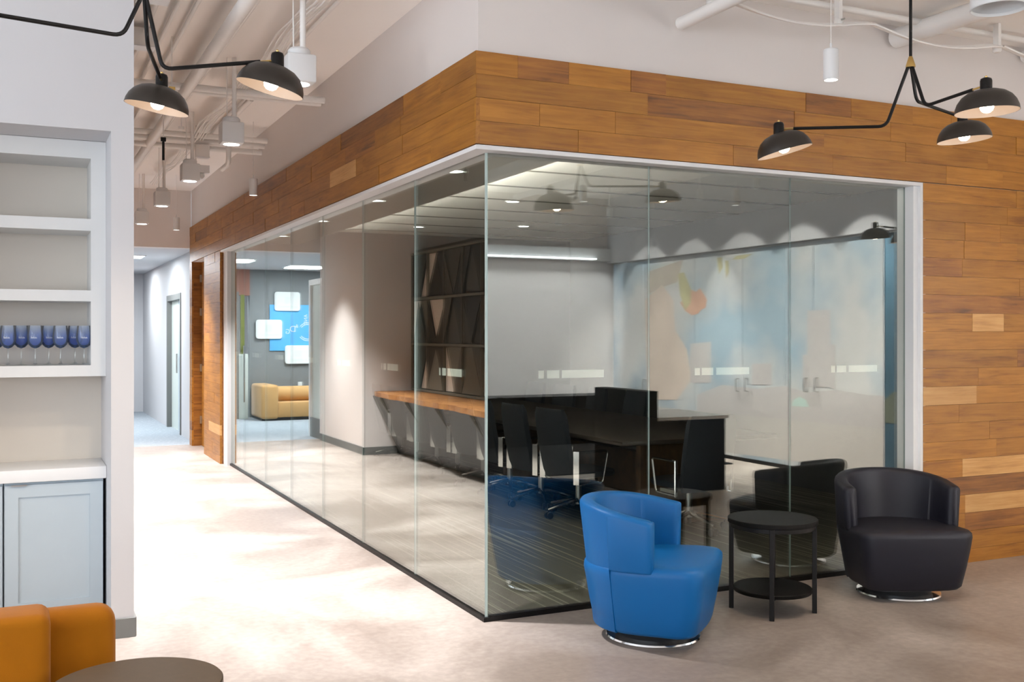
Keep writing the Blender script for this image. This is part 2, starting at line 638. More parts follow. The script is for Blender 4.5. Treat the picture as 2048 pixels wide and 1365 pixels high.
# lounge shell (behind and beside the camera)
wallbox('wall_back', -0.4, 8.0, YB - 0.2, YB, 0, CEIL, 'wall_white', 'white back wall of the lounge')
wallbox('wall_mural', XM, 8.0, -3.0, YG, 0, CEIL, 'wall_white', 'end wall of the lounge')
wallbox('wall_left', -5.2, -5.0, -3.2, -2.2, 0, CEIL, 'wall_white', 'wall beside the lounge windows')
wallbox('wall_left', -5.2, -5.0, 4.4, 6.5, 0, CEIL, 'wall_white', 'wall beside the lounge windows')
wallbox('wall_left', -5.2, -5.0, -2.2, 4.4, 3.0, CEIL, 'wall_white', 'wall over the lounge windows')
wallbox('wall_left', -5.2, -5.0, -2.2, 4.4, 0, 0.45, 'wall_white', 'wall under the lounge windows')
wallbox('wall_back', -5.2, -4.4, YB - 0.2, YB, 0, CEIL, 'wall_white', 'wall beside the back windows')
wallbox('wall_back', -4.4, -0.4, YB - 0.2, YB, 3.0, CEIL, 'wall_white', 'wall over the back windows')
wallbox('wall_back', -4.4, -0.4, YB - 0.2, YB, 0, 0.45, 'wall_white', 'wall under the back windows')
wf = B()
for y in (-2.2, -0.55, 1.1, 2.75, 4.33):
    wf.box(-5.14, -5.06, y, y + 0.07, 0.45, 3.0)
wf.box(-5.14, -5.06, -2.2, 4.4, 0.45, 0.51).box(-5.14, -5.06, -2.2, 4.4, 2.94, 3.0)
struct(wf.build('window_5', 'black_metal', smooth=False), 'dark window frame of the lounge')
wf = B()
for x in (-4.4, -2.43, -0.47):
    wf.box(x, x + 0.07, YB - 0.14, YB - 0.06, 0.45, 3.0)
wf.box(-4.4, -0.4, YB - 0.14, YB - 0.06, 0.45, 0.51).box(-4.4, -0.4, YB - 0.14, YB - 0.06, 2.94, 3.0)
struct(wf.build('window_6', 'black_metal', smooth=False), 'dark window frame of the lounge back wall')

# niche wall (front left) with the recess for shelves and cabinets
NX0, NX1 = -0.60, 0.414
wallbox('wall_niche', NX1, XN, YN, 7.0, 0, CEIL, 'wall_cool', 'white pier between shelf niche and corridor')
wallbox('wall_niche', -5.0, NX0, YN, 6.5, 0, CEIL, 'wall_cool', 'white wall beside the shelf niche')
wallbox('wall_niche', NX0, NX1, YN, 6.5, 2.50, CEIL, 'wall_cool', 'white wall over the shelf niche')
wallbox('wall_niche', NX0, NX1, 6.12, 6.5, 0, 2.50, 'niche_back', 'greige back wall of the shelf niche')
wallbox('wall_alcove', -0.33, NX1, 6.5, 7.0, 0, CEIL, 'wall_cool', 'end wall of the bar alcove')
wallbox('wall_alcove', -0.33, -0.13, 7.0, 12.39, 0, CEIL, 'wall_grey', 'grey back wall of the bar alcove')
wallbox('wall_corridor', -0.33, 0.53, 12.39, 14.45, 0, CEIL, 'wall_white', 'white corridor wall after the bar alcove')
wallbox('wall_sofa_room', -3.2, -0.33, 14.25, 14.45, 0, CEIL, 'wall_grey', 'near wall of the sofa room')
wallbox('wall_sofa_room', -3.2, -3.0, 14.45, 21.4, 0, 2.67, 'wall_grey', 'side wall of the sofa room')
wallbox('wall_sofa_room', -3.0, 0.63, 18.9, 19.1, 0, 2.67, 'wall_grey', 'grey wall behind the far sofa')
wallbox('wall_far', -3.0, 2.4, 21.2, 21.4, 0, 2.67, 'wall_cool', 'white end wall of the corridor')
wallbox('wall_far', 0.63, 1.1, 18.9, 19.1, 2.2, 2.67, 'soffit_rust', 'rust coloured soffit beside the grey wall')
wallbox('wall_far', 2.19, 2.4, 14.6, 16.0, 0, 2.67, 'wall_cool', 'white corridor wall before the far door')
wallbox('wall_far', 2.19, 2.4, 17.6, 21.2, 0, 2.67, 'wall_cool', 'white corridor wall after the far door')
wallbox('wall_far', 2.19, 2.4, 16.0, 17.6, 2.12, 2.67, 'wall_cool', 'white corridor wall over the far door')
wallbox('wall_far', 2.32, 2.4, 16.0, 17.6, 0, 2.12, 'wall_grey', 'recess of the far door')

# baseboards
for nm, a in (('baseboard_niche', (0.425, XN + 0.008, YN - 0.012, YN)), ('baseboard_pier', (XN, XN + 0.012, YN, 7.0)),
              ('baseboard_corridor', (0.53, 0.542, 12.378, 14.45)), ('baseboard_alcove_end', (-0.13, 0.542, 12.378, 12.39)), ('baseboard_alcove', (-0.13, -0.118, 7.0, 12.378))):
    struct(B().box(a[0], a[1], a[2], a[3], 0, 0.13 if nm == 'baseboard_alcove' else 0.095).build(nm, 'baseboard_grey', smooth=False), 'grey rubber baseboard')

# glass box: cores of the fascia and solid walls
fas_l = wallbox('wall_fascia_left', XW + 0.022, XG + 0.08, YW + 0.022, 14.6, GT, CEIL, 'wall_white', 'white upper wall along the corridor with wood cladding')
fas_r = wallbox('wall_fascia_right', XG + 0.08, XM, YW + 0.022, YG + 0.08, GT, CEIL, 'wall_white', 'white upper wall over the glass corner with wood cladding')
wal_r = wallbox('wall_wood_right', 5.248, XM, YW + 0.022, YG + 0.08, 0, GT, 'plank_brown', 'wall beside the glass clad in reclaimed planks')
wal_l = wallbox('wall_wood_left', XW + 0.022, XG + 0.08, 12.26, 13.4, 0, GT, 'plank_brown', 'corridor wall clad in reclaimed planks')
wal_e = wallbox('wall_wood_end', XW + 0.022, XG + 0.08, 14.4, 14.6, 0, GT, 'plank_brown', 'end of the plank wall beside the door')
wallbox('wall_conference_back', XG + 0.08, 7.0, 12.6, 12.8, 0, 3.2, 'wall_dark', 'dark back wall of the meeting room')
wallbox('wall_conference_side', 6.9, 7.1, YG + 0.08, 12.6, 0, 3.2, 'wall_dark', 'dark side wall of the meeting room')
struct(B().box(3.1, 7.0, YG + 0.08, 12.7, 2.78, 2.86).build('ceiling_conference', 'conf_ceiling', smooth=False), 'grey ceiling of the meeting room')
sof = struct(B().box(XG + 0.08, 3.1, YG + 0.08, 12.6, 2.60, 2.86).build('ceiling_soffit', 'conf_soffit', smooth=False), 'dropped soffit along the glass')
# ceiling joints of the meeting room: recessed dark battens between tiles
for i in range(9):
    y = 5.6 + i * 0.82
    j = B().box(3.1, 6.9, y, y + 0.02, 2.772, 2.781).build('ceiling_joint', 'lattice_mid', sof, smooth=False)

# white trims
trim = B()
trim.box(XW + 0.004, XG + 0.075, YW + 0.004, 12.26, GT - 0.022, GT)
trim.box(XG + 0.075, 5.248, YW + 0.004, YG + 0.075, GT - 0.022, GT)
struct(trim.build('trim_1', 'trim_white', smooth=False), 'white trim under the wood fascia')
struct(B().box(XG - 0.05, XG + 0.06, 12.08, 12.26, 0, GT - 0.022).box(XG - 0.06, XG + 0.07, 12.2, 12.26, 0, GT - 0.022).build('trim_2', 'trim_white', smooth=False), 'white jamb at the far end of the glass')
struct(B().box(5.165, 5.248, YG - 0.075, YG + 0.06, 0, GT - 0.022).box(5.205, 5.248, YW + 0.004, YG, 0, GT - 0.022).build('trim_3', 'trim_white', smooth=False), 'white jamb beside the plank wall')
struct(B().box(XG - 0.02, XG + 0.02, YG - 0.02, 12.08, 0, 0.022).box(XG + 0.02, 5.165, YG - 0.02, YG + 0.02, 0, 0.028).build('trim_4', 'black_metal', smooth=False), 'black floor channel of the glass')

# panes with frosted film dashes
win_l = bpy.data.objects.new('window_1', None); COL.objects.link(win_l); win_l.location = (XG, YG, 0); struct(win_l, 'long frameless glass wall along the corridor')
win_r = bpy.data.objects.new('window_2', None); COL.objects.link(win_r); win_r.location = (XG, YG, 0); struct(win_r, 'frameless glass wall behind the armchairs')


def pane(parent, L0, L1, along, dashes):
    b = B()
    t = 0.006
    z0, z1 = 0.022, GT - 0.022
    g = 0.001
    if along == 'y':
        b.box(-t, t, L0 + g, L1 - g, z0, z1)
    else:
        b.box(L0 + g, L1 - g, -t, t, z0, z1)
    b.bm.faces.ensure_lookup_table()
    for f in b.bm.faces:
        n = f.normal if f.normal.length else None
    b.bm.normal_update()
    for f in b.bm.faces:
        main = abs(f.normal.x) > 0.9 if along == 'y' else abs(f.normal.y) > 0.9
        f.material_index = 0 if main else 1
    o = b.build('pane', ['pane_glass', 'pane_edge' if L0 > 0.1 else 'corner_edge'], parent, smooth=False)
    for s, e in dashes:
        d = B()
        za, zb = 1.262, 1.305
        if along == 'y':
            d.box(t + 0.0005, t + 0.0015, s, e, za, zb)
        else:
            d.box(s, e, t + 0.0005, t + 0.0015, za, zb)
        d.build('film_dash', 'frosted_film', o, smooth=False)
    return o


PW = 1.0667
for i in range(7):
    a, b_ = i * PW, min((i + 1) * PW, 12.08 - YG)
    c = (a + b_) / 2
    ds = [(c - 0.19, c + 0.02), (c + 0.045, c + 0.105), (c + 0.125, c + 0.15)]
    pane(win_l, a, b_, 'y', ds)
xs = [0.006, 1.007, 2.019, 5.165 - XG]
rd = [[(on_y(1078, YG) - XG, on_y(1089, YG) - XG), (on_y(1095, YG) - XG, on_y(1120, YG) - XG), (on_y(1125, YG) - XG, on_y(1209, YG) - XG)],
      [(on_y(1391, YG) - XG, on_y(1401, YG) - XG), (on_y(1405, YG) - XG, on_y(1428, YG) - XG), (on_y(1434, YG) - XG, on_y(1500, YG) - XG)],
      [(on_y(1664, YG) - XG, on_y(1672, YG) - XG), (on_y(1675, YG) - XG, on_y(1694, YG) - XG), (on_y(1699, YG) - XG, on_y(1756, YG) - XG)]]
for i in range(3):
    pane(win_r, xs[i], xs[i + 1], 'x', rd[i])

# ------------------------------------------------------------------ planks
ROW = 0.119


def planks(parent, axis, z0, z1, u0, u1, base, seed, forced=()):
    """rows of planks on a face; axis 'x': face towards -y at y=base; axis 'y': face towards -x at x=base"""
    r = random.Random(seed)
    z = z1
    while z > z0 + 0.01:
        zb = max(z0, z - ROW)
        zc = (z + zb) / 2
        fixed = sorted([f for f in forced if abs(f[0] - zc) < ROW * 0.5], key=lambda f: f[1])
        segs = []
        u = u0
        k = 0
        while u < u1 - 1e-4:
            if k < len(fixed) and u >= fixed[k][1] - 0.12:
                e = min(fixed[k][2], u1)
                segs.append((u, e, fixed[k][3])); k += 1
                u = e
                continue
            e = u + r.choice([0.35, 0.5, 0.62, 0.8, 0.95, 1.1, 1.35]) * r.uniform(0.9, 1.1)
            lim = fixed[k][1] if k < len(fixed) else u1
            if e > lim - 0.15:
                e = lim
            t = r.random()
            segs.append((u, e, 'plank_pale' if t < 0.015 else ('plank_brown' if t > 0.96 else 'plank_ochre')))
            u = e
        for (a, b_, m) in segs:
            L = b_ - a
            p = r.uniform(0, 0.003)
            bb = B().box(0.0008, L - 0.0008, -0.02 - p, 0.0, 0.0008, (z - zb) - 0.0008)
            o = bb.build('plank', m, parent, smooth=False)
            if axis == 'x':
                o.location = (a, base + 0.022, zb)
            else:
                o.location = (base + 0.022, b_, zb)
                o.rotation_euler = (0, 0, -PI / 2)
        z = zb


fr = [(2.885, on_y(1036, YW), on_y(1138, YW), 'plank_brown'), (2.885, on_y(1262, YW), on_y(1332, YW), 'plank_brown'), (2.885, on_y(1612, YW), on_y(1702, YW), 'plank_brown')]
planks(fas_r, 'x', GT, WT, XW, XM - 0.005, YW, 5, fr)
fl = [(1.127, 5.226, on_y(1953, YW), 'plank_pale'), (1.6, on_y(1945, YW), on_y(2008, YW), 'plank_pale'), (0.33, 5.6, 6.25, 'plank_pale'), (0.21, 5.6, 6.2, 'plank_brown'), (0.45, 5.4, 6.6, 'plank_brown')]
planks(wal_r, 'x', 0.0, GT, 5.226, XM - 0.005, YW, 11, fl)
ll = [(2.65, on_x(660, XW), on_x(712, XW), 'plank_pale') if on_x(660, XW) < on_x(712, XW) else (2.65, on_x(712, XW), on_x(660, XW), 'plank_pale'),
      (2.77, on_x(750, XW), on_x(690, XW), 'plank_brown'), (2.885, on_x(572, XW), on_x(510, XW), 'plank_brown')]
planks(fas_l, 'y', GT, WT, YW, 14.6, XW, 21, ll)
planks(wal_l, 'y', 0.0, GT, 12.26, 13.4, XW, 31)
planks(wal_e, 'y', 0.0, GT, 14.4, 14.6, XW, 41)
# plank-clad door set back in its opening, with hinges
dr = bpy.data.objects.new('door_1', None); COL.objects.link(dr); dr.location = (XG + 0.03, 13.4, 0); struct(dr, 'plank clad door set back in the corridor wall')
B().box(0.012, 0.06, 0.005, 0.995, 0.005, GT - 0.005).build('door_leaf', 'plank_brown', dr, smooth=False)
zz = 0.0
k = 0
while zz < GT - 0.02:
    h = min(ROW, GT - 0.01 - zz)
    o = B().box(0.001, 0.93, -0.02, 0.0, 0.0008, h - 0.0008).build('plank', 'plank_brown' if k in (9, 12, 13) else 'plank_ochre', dr, smooth=False)
    o.location = (0.012, 0.95, zz + 0.005)
    o.rotation_euler = (0, 0, -PI / 2)
    zz += h; k += 1
for hz in (0.3, 1.0, 1.75, 2.2):
    B().box(-0.03, 0.0, 0.955, 0.985, hz, hz + 0.1).build('hinge', 'brushed_steel', dr, smooth=False)

# far door in the corridor
d3 = bpy.data.objects.new('door_3', None); COL.objects.link(d3); d3.location = (2.19, 16.0, 0); struct(d3, 'grey framed door far down the corridor')
B().box(-0.012, 0.1, 0, 0.09, 0, 2.12).box(-0.012, 0.1, 1.51, 1.6, 0, 2.12).box(-0.012, 0.1, 0.09, 1.51, 2.03, 2.12).build('door_frame', 'baseboard_grey', d3, smooth=False)
B().box(0.06, 0.1, 0.09, 0.75, 0, 2.03).build('door_leaf', 'cabinet_blue', d3, smooth=False)
B().box(0.06, 0.1, 0.76, 1.51, 0, 2.03).build('door_leaf', 'frosted_glass', d3, smooth=False)
B().cyl((0.03, 0.7, 0.9), (0.03, 0.7, 1.2), 0.012).build('door_handle', 'brushed_steel', d3)
# side light beside the sofa room
d4 = bpy.data.objects.new('window_3', None); COL.objects.link(d4); d4.location = (0.44, 14.45, 0); struct(d4, 'frosted side light at the sofa room opening')
B().box(0, 0.08, 0, 0.06, 0, 2.3).box(0, 0.08, 0.6, 0.68, 0, 2.3).box(0, 0.08, 0.06, 0.6, 2.22, 2.3).build('window_frame', 'trim_white', d4, smooth=False)
B().box(0.03, 0.05, 0.06, 0.6, 0.28, 2.22).build('pane', 'frosted_glass', d4, smooth=False)
B().box(0.0, 0.082, 0.06, 0.6, 0.0, 0.28).build('plinth', 'baseboard_grey', d4, smooth=False)

# ------------------------------------------------------------------ mural wall (behind the camera, mirrored in the glass)
VY = 2 * YG


def mural_y(px):                 # where the glass mirrors this pixel of the mural wall
    return VY - on_x(px, XM)


def mural_z(px, py):
    a, b_ = ray(px)
    return 1.5 + (HOR - py) * (XM / a) / F


mur = thing('mural_cabinet', (XM - 0.006, 0, 0), 0, 'tall wall cabinet with skyline photo print across its doors', 'cabinet')
door_px = [1232, 1292, 1395, 1491, 1575, 1633, 1775]
for i in range(len(door_px) - 1):
    ya, yb = mural_y(door_px[i + 1]), mural_y(door_px[i])
    lo, hi = min(ya, yb), max(ya, yb)
    d = B().box(-0.04, 0.0, lo + 0.004, hi - 0.004, 0.04, 2.5).build('door', 'sky_print', mur, smooth=False)
hnd = B().tube(fillet([(-0.042, 0, -0.075), (-0.09, 0, -0.075), (-0.09, 0, 0.075), (-0.042, 0, 0.075)], 0.02), 0.007, 8).mesh('handle', 'brushed_steel')
for px in (1296, 1484, 1502, 1621, 1642):
    h = obj('handle', hnd, mur)
    h.location = (0, mural_y(px), mural_z(px, 770))
B().box(-0.04, 0.0, mural_y(1775) + 0.004, mural_y(1840), 0.04, 2.5).build('end_panel', 'print_unveiled', mur, smooth=False)  # darker colour stands in for the mural where no light veil covers it
B().box(-0.06, 0.0, mural_y(1232), mural_y(1840), 0.0, 0.038).build('plinth', 'black_metal', mur, smooth=False)


def print_poly(name, pts, m, lift=0.0):
    ps = [(-0.0405 - lift, mural_y(px), mural_z(px, py)) for px, py in pts]
    B().prism(ps, (-0.0006, 0, 0)).build(name, m, mur, smooth=False)


print_poly('print_lake', [(1232, 806), (1775, 856), (1775, 946), (1460, 905), (1232, 872)], 'print_lake')
print_poly('print_treeline', [(1400, 790), (1450, 770), (1520, 778), (1575, 772), (1620, 785), (1680, 780), (1740, 790), (1775, 792), (1775, 858), (1400, 822)], 'print_building', 0.0004)
print_poly('print_tower', [(1621, 622), (1668, 620), (1668, 775), (1621, 775)], 'print_building', 0.0008)
print_poly('print_tower', [(1668, 690), (1678, 690), (1678, 778), (1668, 778)], 'print_building', 0.0008)
print_poly('print_tower', [(1612, 710), (1621, 710), (1621, 775), (1612, 775)], 'print_building', 0.0008)
print_poly('print_tower', [(1386, 688), (1428, 684), (1428, 766), (1386, 766)], 'print_building', 0.0008)
print_poly('print_block', [(1510, 728), (1550, 727), (1550, 770), (1510, 770)], 'print_building', 0.0008)
print_poly('print_dome', [(1588, 812), (1594, 800), (1606, 794), (1618, 800), (1624, 814)], 'print_dome', 0.0012)
print_poly('print_poppy', [(1366, 606), (1376, 622), (1390, 631), (1402, 628), (1408, 620), (1417, 616), (1420, 600), (1414, 590), (1406, 577), (1398, 584), (1388, 580), (1380, 592)], 'print_poppy', 0.0012)
print_poly('print_stem', [(1362, 548), (1374, 545), (1388, 580), (1388, 606), (1376, 622), (1366, 590)], 'print_stem', 0.0016)
print_poly('print_leaf', [(1440, 516), (1450, 515), (1452, 535), (1444, 549)], 'print_stem', 0.0012)
print_poly('print_leaf', [(1456, 522), (1463, 522), (1464, 545), (1458, 558)], 'print_stem', 0.0012)
print_poly('print_leaf', [(1470, 520), (1480, 512), (1512, 508), (1495, 518)], 'print_stem', 0.0012)
print_poly('print_blossom', [(1296, 600), (1330, 570), (1352, 600), (1356, 660), (1380, 700), (1388, 760), (1360, 800), (1300, 800)], 'print_peach', 0.0004)
mat('print_branch', (0.42, 0.37, 0.32), 0.6, noise=0.3, nscale=5)
print_poly('print_branch', [(1300, 545), (1372, 520), (1360, 565), (1330, 575), (1300, 590)], 'print_branch', 0.0002)
print_poly('print_tree', [(1776, 800), (1792, 785), (1808, 783), (1840, 790), (1840, 850), (1776, 846)], 'print_tree', 0.0012)
wallbox('wall_mural_bulkhead', XM - 0.12, XM, -3.0, YW - 0.002, 2.52, CEIL, 'wall_cool', 'pale bulkhead over the mural')

rug = struct(B().rbox(3.2, 7.45, -2.42, 0.2, 0.0, 0.012, 0.004, 1).build('rug', 'rug_dark', smooth=False))  # added dark sheet, keeps the floor mirrored in the glass dark
del rug['kind']
tag(rug, 'dark charcoal rug added before the credenza to darken the mirrored lounge floor', 'rug')
# bright recess with LED strip on the back wall
wallbox('trim_5', on_y(972, VY - YB) - 0.5, XM - 0.02, YB, YB + 0.1, 2.55, 2.72, 'trim_white', 'white pelmet over the back wall')
led = B().box(4.4, 7.4, YB + 0.1, YB + 0.16, 2.56, 2.575).build('led_strip', 'led_glow', smooth=False)
tag(led, 'long white LED strip under the pelmet of the back wall', 'light strip')
spot_light_led = area_light('led_wash', (6.2, YB + 0.3, 2.52), (0, -0.55, -1), 3.2, 0.06, 430, (0.95, 0.98, 1.0), 70)
cr = thing('low_credenza', (6.0, YB + 0.3, 0), 0, 'low black credenza under the LED lit back wall', 'cabinet')
B().box(-1.6, 1.45, -0.28, 0.25, 0.06, 0.66).build('body', 'black_wood', cr, smooth=False)
B().box(-1.55, 1.4, -0.24, 0.2, 0.0, 0.06).build('plinth', 'black_metal', cr, smooth=False)
for i in range(4):
    B().box(-1.58 + i * 0.757, -1.58 + i * 0.757 + 0.745, 0.25, 0.268, 0.08, 0.64).build('door', 'black_wood', cr, smooth=False)
isl = thing('kitchen_island', (5.77, 1.32, 0), 0, 'black island with a white stone top in the lounge', 'island')
B().box(-0.38, 0.40, -0.42, 0.42, 0.0, 0.69).build('body', 'black_wood', isl, smooth=False)
B().box(-0.40, 0.42, -0.45, 0.45, 0.69, 0.72).build('top', 'trim_white', isl, smooth=False)
B().box(-0.55, -0.40, -0.45, 0.46, 0.0, 0.97).build('tall_end_panel', 'black_wood', isl, smooth=False)

# ------------------------------------------------------------------ niche shelves, countertop, cabinets
YF = 5.77
su = thing('shelf_unit', ((NX0 + NX1) / 2, YF, 1.283), 0, 'white built in shelf unit set in the wall niche', 'shelf')
hx = (NX1 - NX0) / 2
B().box(hx - 0.073, hx - 0.001, 0, 0.34, 0.0, 1.215).build('stile', 'shelf_white', su, smooth=False)
B().box(-hx + 0.001, -hx + 0.073, 0, 0.34, 0.0, 1.215).build('stile', 'shelf_white', su, smooth=False)
B().box(-hx + 0.073, hx - 0.073, 0, 0.34, 1.125, 1.215).build('top_rail', 'shelf_white', su, smooth=False)
for za, zb in ((0.0, 0.057), (0.387, 0.444), (0.752, 0.814)):
    B().box(-hx + 0.073, hx - 0.073, 0.004, 0.34, za, zb).build('shelf', 'shelf_white', su, smooth=False)
B().box(-hx + 0.073, hx - 0.073, 0.335, 0.345, 0.057, 1.125).build('back_panel', 'niche_back', su, smooth=False)

ct = B().rbox(NX0 + 0.001, NX1 - 0.001, YF - 0.045, 6.119, 0.757, 0.82, 0.004, 2).build('countertop', 'trim_white')
tag(ct, 'white slab countertop over the pale blue cabinets', 'countertop')
DW = 0.463
for i, lab in enumerate(('pale blue shaker cabinet beside the white pier', 'pale blue shaker cabinet with a door next to the pier cabinet')):
    x1 = 0.400 - i * (DW + 0.004)
    cb = thing('base_cabinet', (x1 - DW / 2, YF, 0), 0, lab, 'cabinet', 'base cabinets in the niche')
    B().box(-DW / 2, DW / 2, 0.0, 0.34, 0.08, 0.755).box(-DW / 2, DW / 2, 0.05, 0.34, 0.0, 0.08).build('body', 'cabinet_blue', cb, smooth=False)
    dd = B()
    dx, z0, z1, fw = DW / 2 - 0.003, 0.085, 0.742, 0.062
    dd.box(-dx, -dx + fw, -0.022, -0.001, z0, z1).box(dx - fw, dx, -0.022, -0.001, z0, z1)
    dd.box(-dx + fw, dx - fw, -0.022, -0.001, z0, z0 + fw).box(-dx + fw, dx - fw, -0.022, -0.001, z1 - fw, z1)
    dd.box(-dx + fw, dx - fw, -0.012, -0.001, z0 + fw, z1 - fw)
    do = dd.build('door', 'cabinet_blue', cb, smooth=False)
    B().box(-dx + 0.03, -dx + 0.10, -0.034, -0.022, z1 - 0.004, z1 + 0.002).build('pull', 'brushed_steel', do, smooth=False)

# wine glasses
gl_root = None
bowl = B().lathe([(0.004, 0.088), (0.018, 0.093), (0.031, 0.107), (0.0385, 0.128), (0.0395, 0.15), (0.036, 0.18), (0.0325, 0.205), (0.0313, 0.205), (0.035, 0.18), (0.0382, 0.15), (0.037, 0.129), (0.03, 0.11), (0.017, 0.097), (0.002, 0.093)], 28).mesh('bowl', 'blue_glass', angle=60)
stem = B().lathe([(0.0335, 0.0), (0.034, 0.002), (0.015, 0.006), (0.0045, 0.014), (0.0035, 0.04), (0.004, 0.08), (0.006, 0.0885)], 24, cap0=True, cap1=True).mesh('stem', 'clear_glass', angle=60)
etch = B()
for kk in range(7):                                   # the illegible white script etched round the bowl
    a0 = -PI / 2 - 0.36 + kk * 0.105
    hh = (0.012, 0.007, 0.007, 0.012, 0.006, 0.009, 0.006)[kk]
    pts = [((0.0403) * math.cos(a), (0.0403) * math.sin(a), 0.139 + hh * math.sin(q)) for a, q in ((a0, 0), (a0 + 0.03, PI / 2), (a0 + 0.06, 0.3), (a0 + 0.09, 0))]
    etch.tube(pts, 0.0008, 4)
etch = etch.mesh('etched_script', 'etch_white')
for i, (px, dy, lab) in enumerate(((-6, 0.095, 1), (16, 0.02, 0), (42.5, 0.085, 1), (70.5, 0.02, 0), (97.5, 0.085, 1), (121, 0.02, 0), (150, 0.1, 1), (168, 0.02, 0))):
    y = YF + 0.05 + dy
    g = thing('wine_glass', (on_y(px, y), y, 1.34), rng.uniform(-0.2, 0.2), ('blue stemmed wine glass in the front row of the lowest shelf', 'blue stemmed wine glass set back between the front row glasses')[lab], 'wine glass', 'blue wine glasses on the lowest shelf')
    obj('bowl', bowl, g)
    obj('stem', stem, g)
    obj('etched_script', etch, g)

# ------------------------------------------------------------------ lounge chairs
def lounge_chair(name, loc, rz, m, label):
    """swivel tub chair; local +x is the way it faces"""
    t = thing(name, loc, rz, label, 'armchair')

    def sc(z):                       # body narrows towards the base
        return 0.80 + 0.20 * min(1.0, max(0.0, (z - 0.06) / 0.40)) ** 0.8

    def outline(n=56, inset=0.0):
        pts = []
        W, Lf, rc = 0.345 - inset, 0.325 - inset, 0.10
        # back half circle then straight sides and rounded front corners
        for k in range(21):
            a = PI / 2 + PI * k / 20
            pts.append((-0.03 + W * math.cos(a) * 0.98, W * math.sin(a)))
        for k in range(1, 9):
            pts.append((-0.03 + (Lf - rc + 0.03) * k / 8, -W))
        for k in range(1, 8):
            a = -PI / 2 + PI / 2 * k / 7
            pts.append((Lf - rc + rc * math.cos(a), -W + rc + rc * math.sin(a)))
        for k in range(1, 8):
            pts.append((Lf + 0.015 * math.sin(PI * k / 8), -W + rc + (2 * W - 2 * rc) * k / 8))
        for k in range(8):
            a = PI / 2 * k / 7
            pts.append((Lf - rc + rc * math.cos(a), W - rc + rc * math.sin(a)))
        for k in range(1, 8):
            pts.append((Lf - rc - (Lf - rc + 0.03) * k / 8, W))
        return pts

    # seat block
    b = B()
    loops = []
    for z, ins in ((0.062, 0.03), (0.068, 0.012), (0.085, 0.0), (0.2, 0.0), (0.3, 0.0), (0.355, 0.0), (0.378, 0.006), (0.392, 0.02), (0.399, 0.045), (0.402, 0.09), (0.403, 0.16)):
        s = sc(z)
        loops.append([(x * s, y * s, z + (0.012 * (x / 0.35) if z > 0.3 else 0)) for x, y in outline(inset=ins + 0.006)])
    b.loft(loops)
    b.build('seat', m, t, angle=60)

    # backrest shell: rounded section swept along a U
    def shell(path, zb_f, zt_f, nm, th=0.075):
        bb = B()
        loops = []
        n = len(path)
        for i, (p, nrm, q) in enumerate(path):
            zt = zt_f(q)
            zb = zb_f(p[0])
            endk = 1.0
            dd_ = min(i, n - 1 - i)
            shrink = (0.35, 0.75, 0.93)[dd_] if dd_ < 3 else 1.0
            sec = []
            r = 0.026
            o_, i_ = 0.0, -th
            m_ = (o_ + i_) / 2
            prof = []
            for cx, cz, a0 in ((o_ - r, zt - r, 0), (i_ + r, zt - r, PI / 2), (i_ + r, zb + 0.012, PI), (o_ - r, zb + 0.012, 3 * PI / 2)):
                rr = r if cz > zb + 0.1 else 0.012
                if rr < r:
                    cx = (o_ - rr) if cx > m_ else (i_ + rr)
                for k in range(4):
                    a = a0 + PI / 2 * k / 3
                    prof.append((cx + rr * math.cos(a), cz + rr * math.sin(a)))
            for o2, z in prof:
                zz_ = zb + 0.004 + (z - zb) if True else z
                of = m_ + (o2 - m_) * shrink
                zm = (zt + zb) / 2
                zz_ = zm + (z - zm) * (0.97 if shrink < 0.5 else 1.0)
                s = sc(zz_)
                sec.append(((p[0] + nrm[0] * of) * s, (p[1] + nrm[1] * of) * s, zz_))
            loops.append(sec)
        bb.loft(loops)
        return bb.build(nm, m, t, angle=60)

    W = 0.345

    def upath(xa):
        out = []
        N1 = 8
        for d in (0.0, 0.006, 0.016):
            out.append(((xa - d, -W), (0, -1), (xa + 0.38)))
        for k in range(1, N1 + 1):
            x = xa - 0.016 - (xa - 0.016 + 0.03) * k / N1
            out.append(((x, -W), (0, -1), x + 0.38))
        AA = [PI * k / 24 for k in range(1, 24)]
        aj = math.acos(-(0.12 / (W * 0.98))) - PI / 2
        AA = sorted(AA + [aj - 0.012, aj + 0.012, PI - aj - 0.012, PI - aj + 0.012])
        for da in AA:
            a = -PI / 2 - da
            x, y = -0.03 + W * 0.98 * math.cos(a), W * math.sin(a)
            out.append(((x, y), (math.cos(a), math.sin(a)), x + 0.38))
        for k in range(N1 + 1):
            x = -0.03 + (xa - 0.016 + 0.03) * k / N1
            out.append(((x, W), (0, 1), x + 0.38))
        for d in (0.006, 0.0):
            out.append(((xa - d, W), (0, 1), xa + 0.38))
        return out

    def rim(q):                 # q: distance from the rear
        return 0.685 - 0.075 * min(1.0, max(0.0, q / 0.5)) ** 1.3

    shell(upath(0.075), lambda x: 0.372 if x > -0.150 else 0.064, rim, 'backrest')
    B().lathe([(0.18, 0.018), (0.185, 0.03), (0.2, 0.066)], 40, cap0=True, cap1=True).build('plinth', 'black_plastic', t)
    B().lathe([(0.19, 0.0), (0.232, 0.0), (0.236, 0.006), (0.232, 0.014), (0.19, 0.019)], 48, cap0=True, cap1=True).build('base_ring', 'chrome', t)
    return t


lounge_chair('lounge_chair', (2.86, 4.36, 0), math.atan2(-0.725, 0.689), 'blue_leather', 'bright blue leather swivel tub chair in front of the glass corner')
lounge_chair('lounge_chair', (4.62, 4.47, 0), math.atan2(-0.9026, -0.4305) + R(4), 'navy_leather', 'dark navy leather swivel tub chair beside the plank wall')

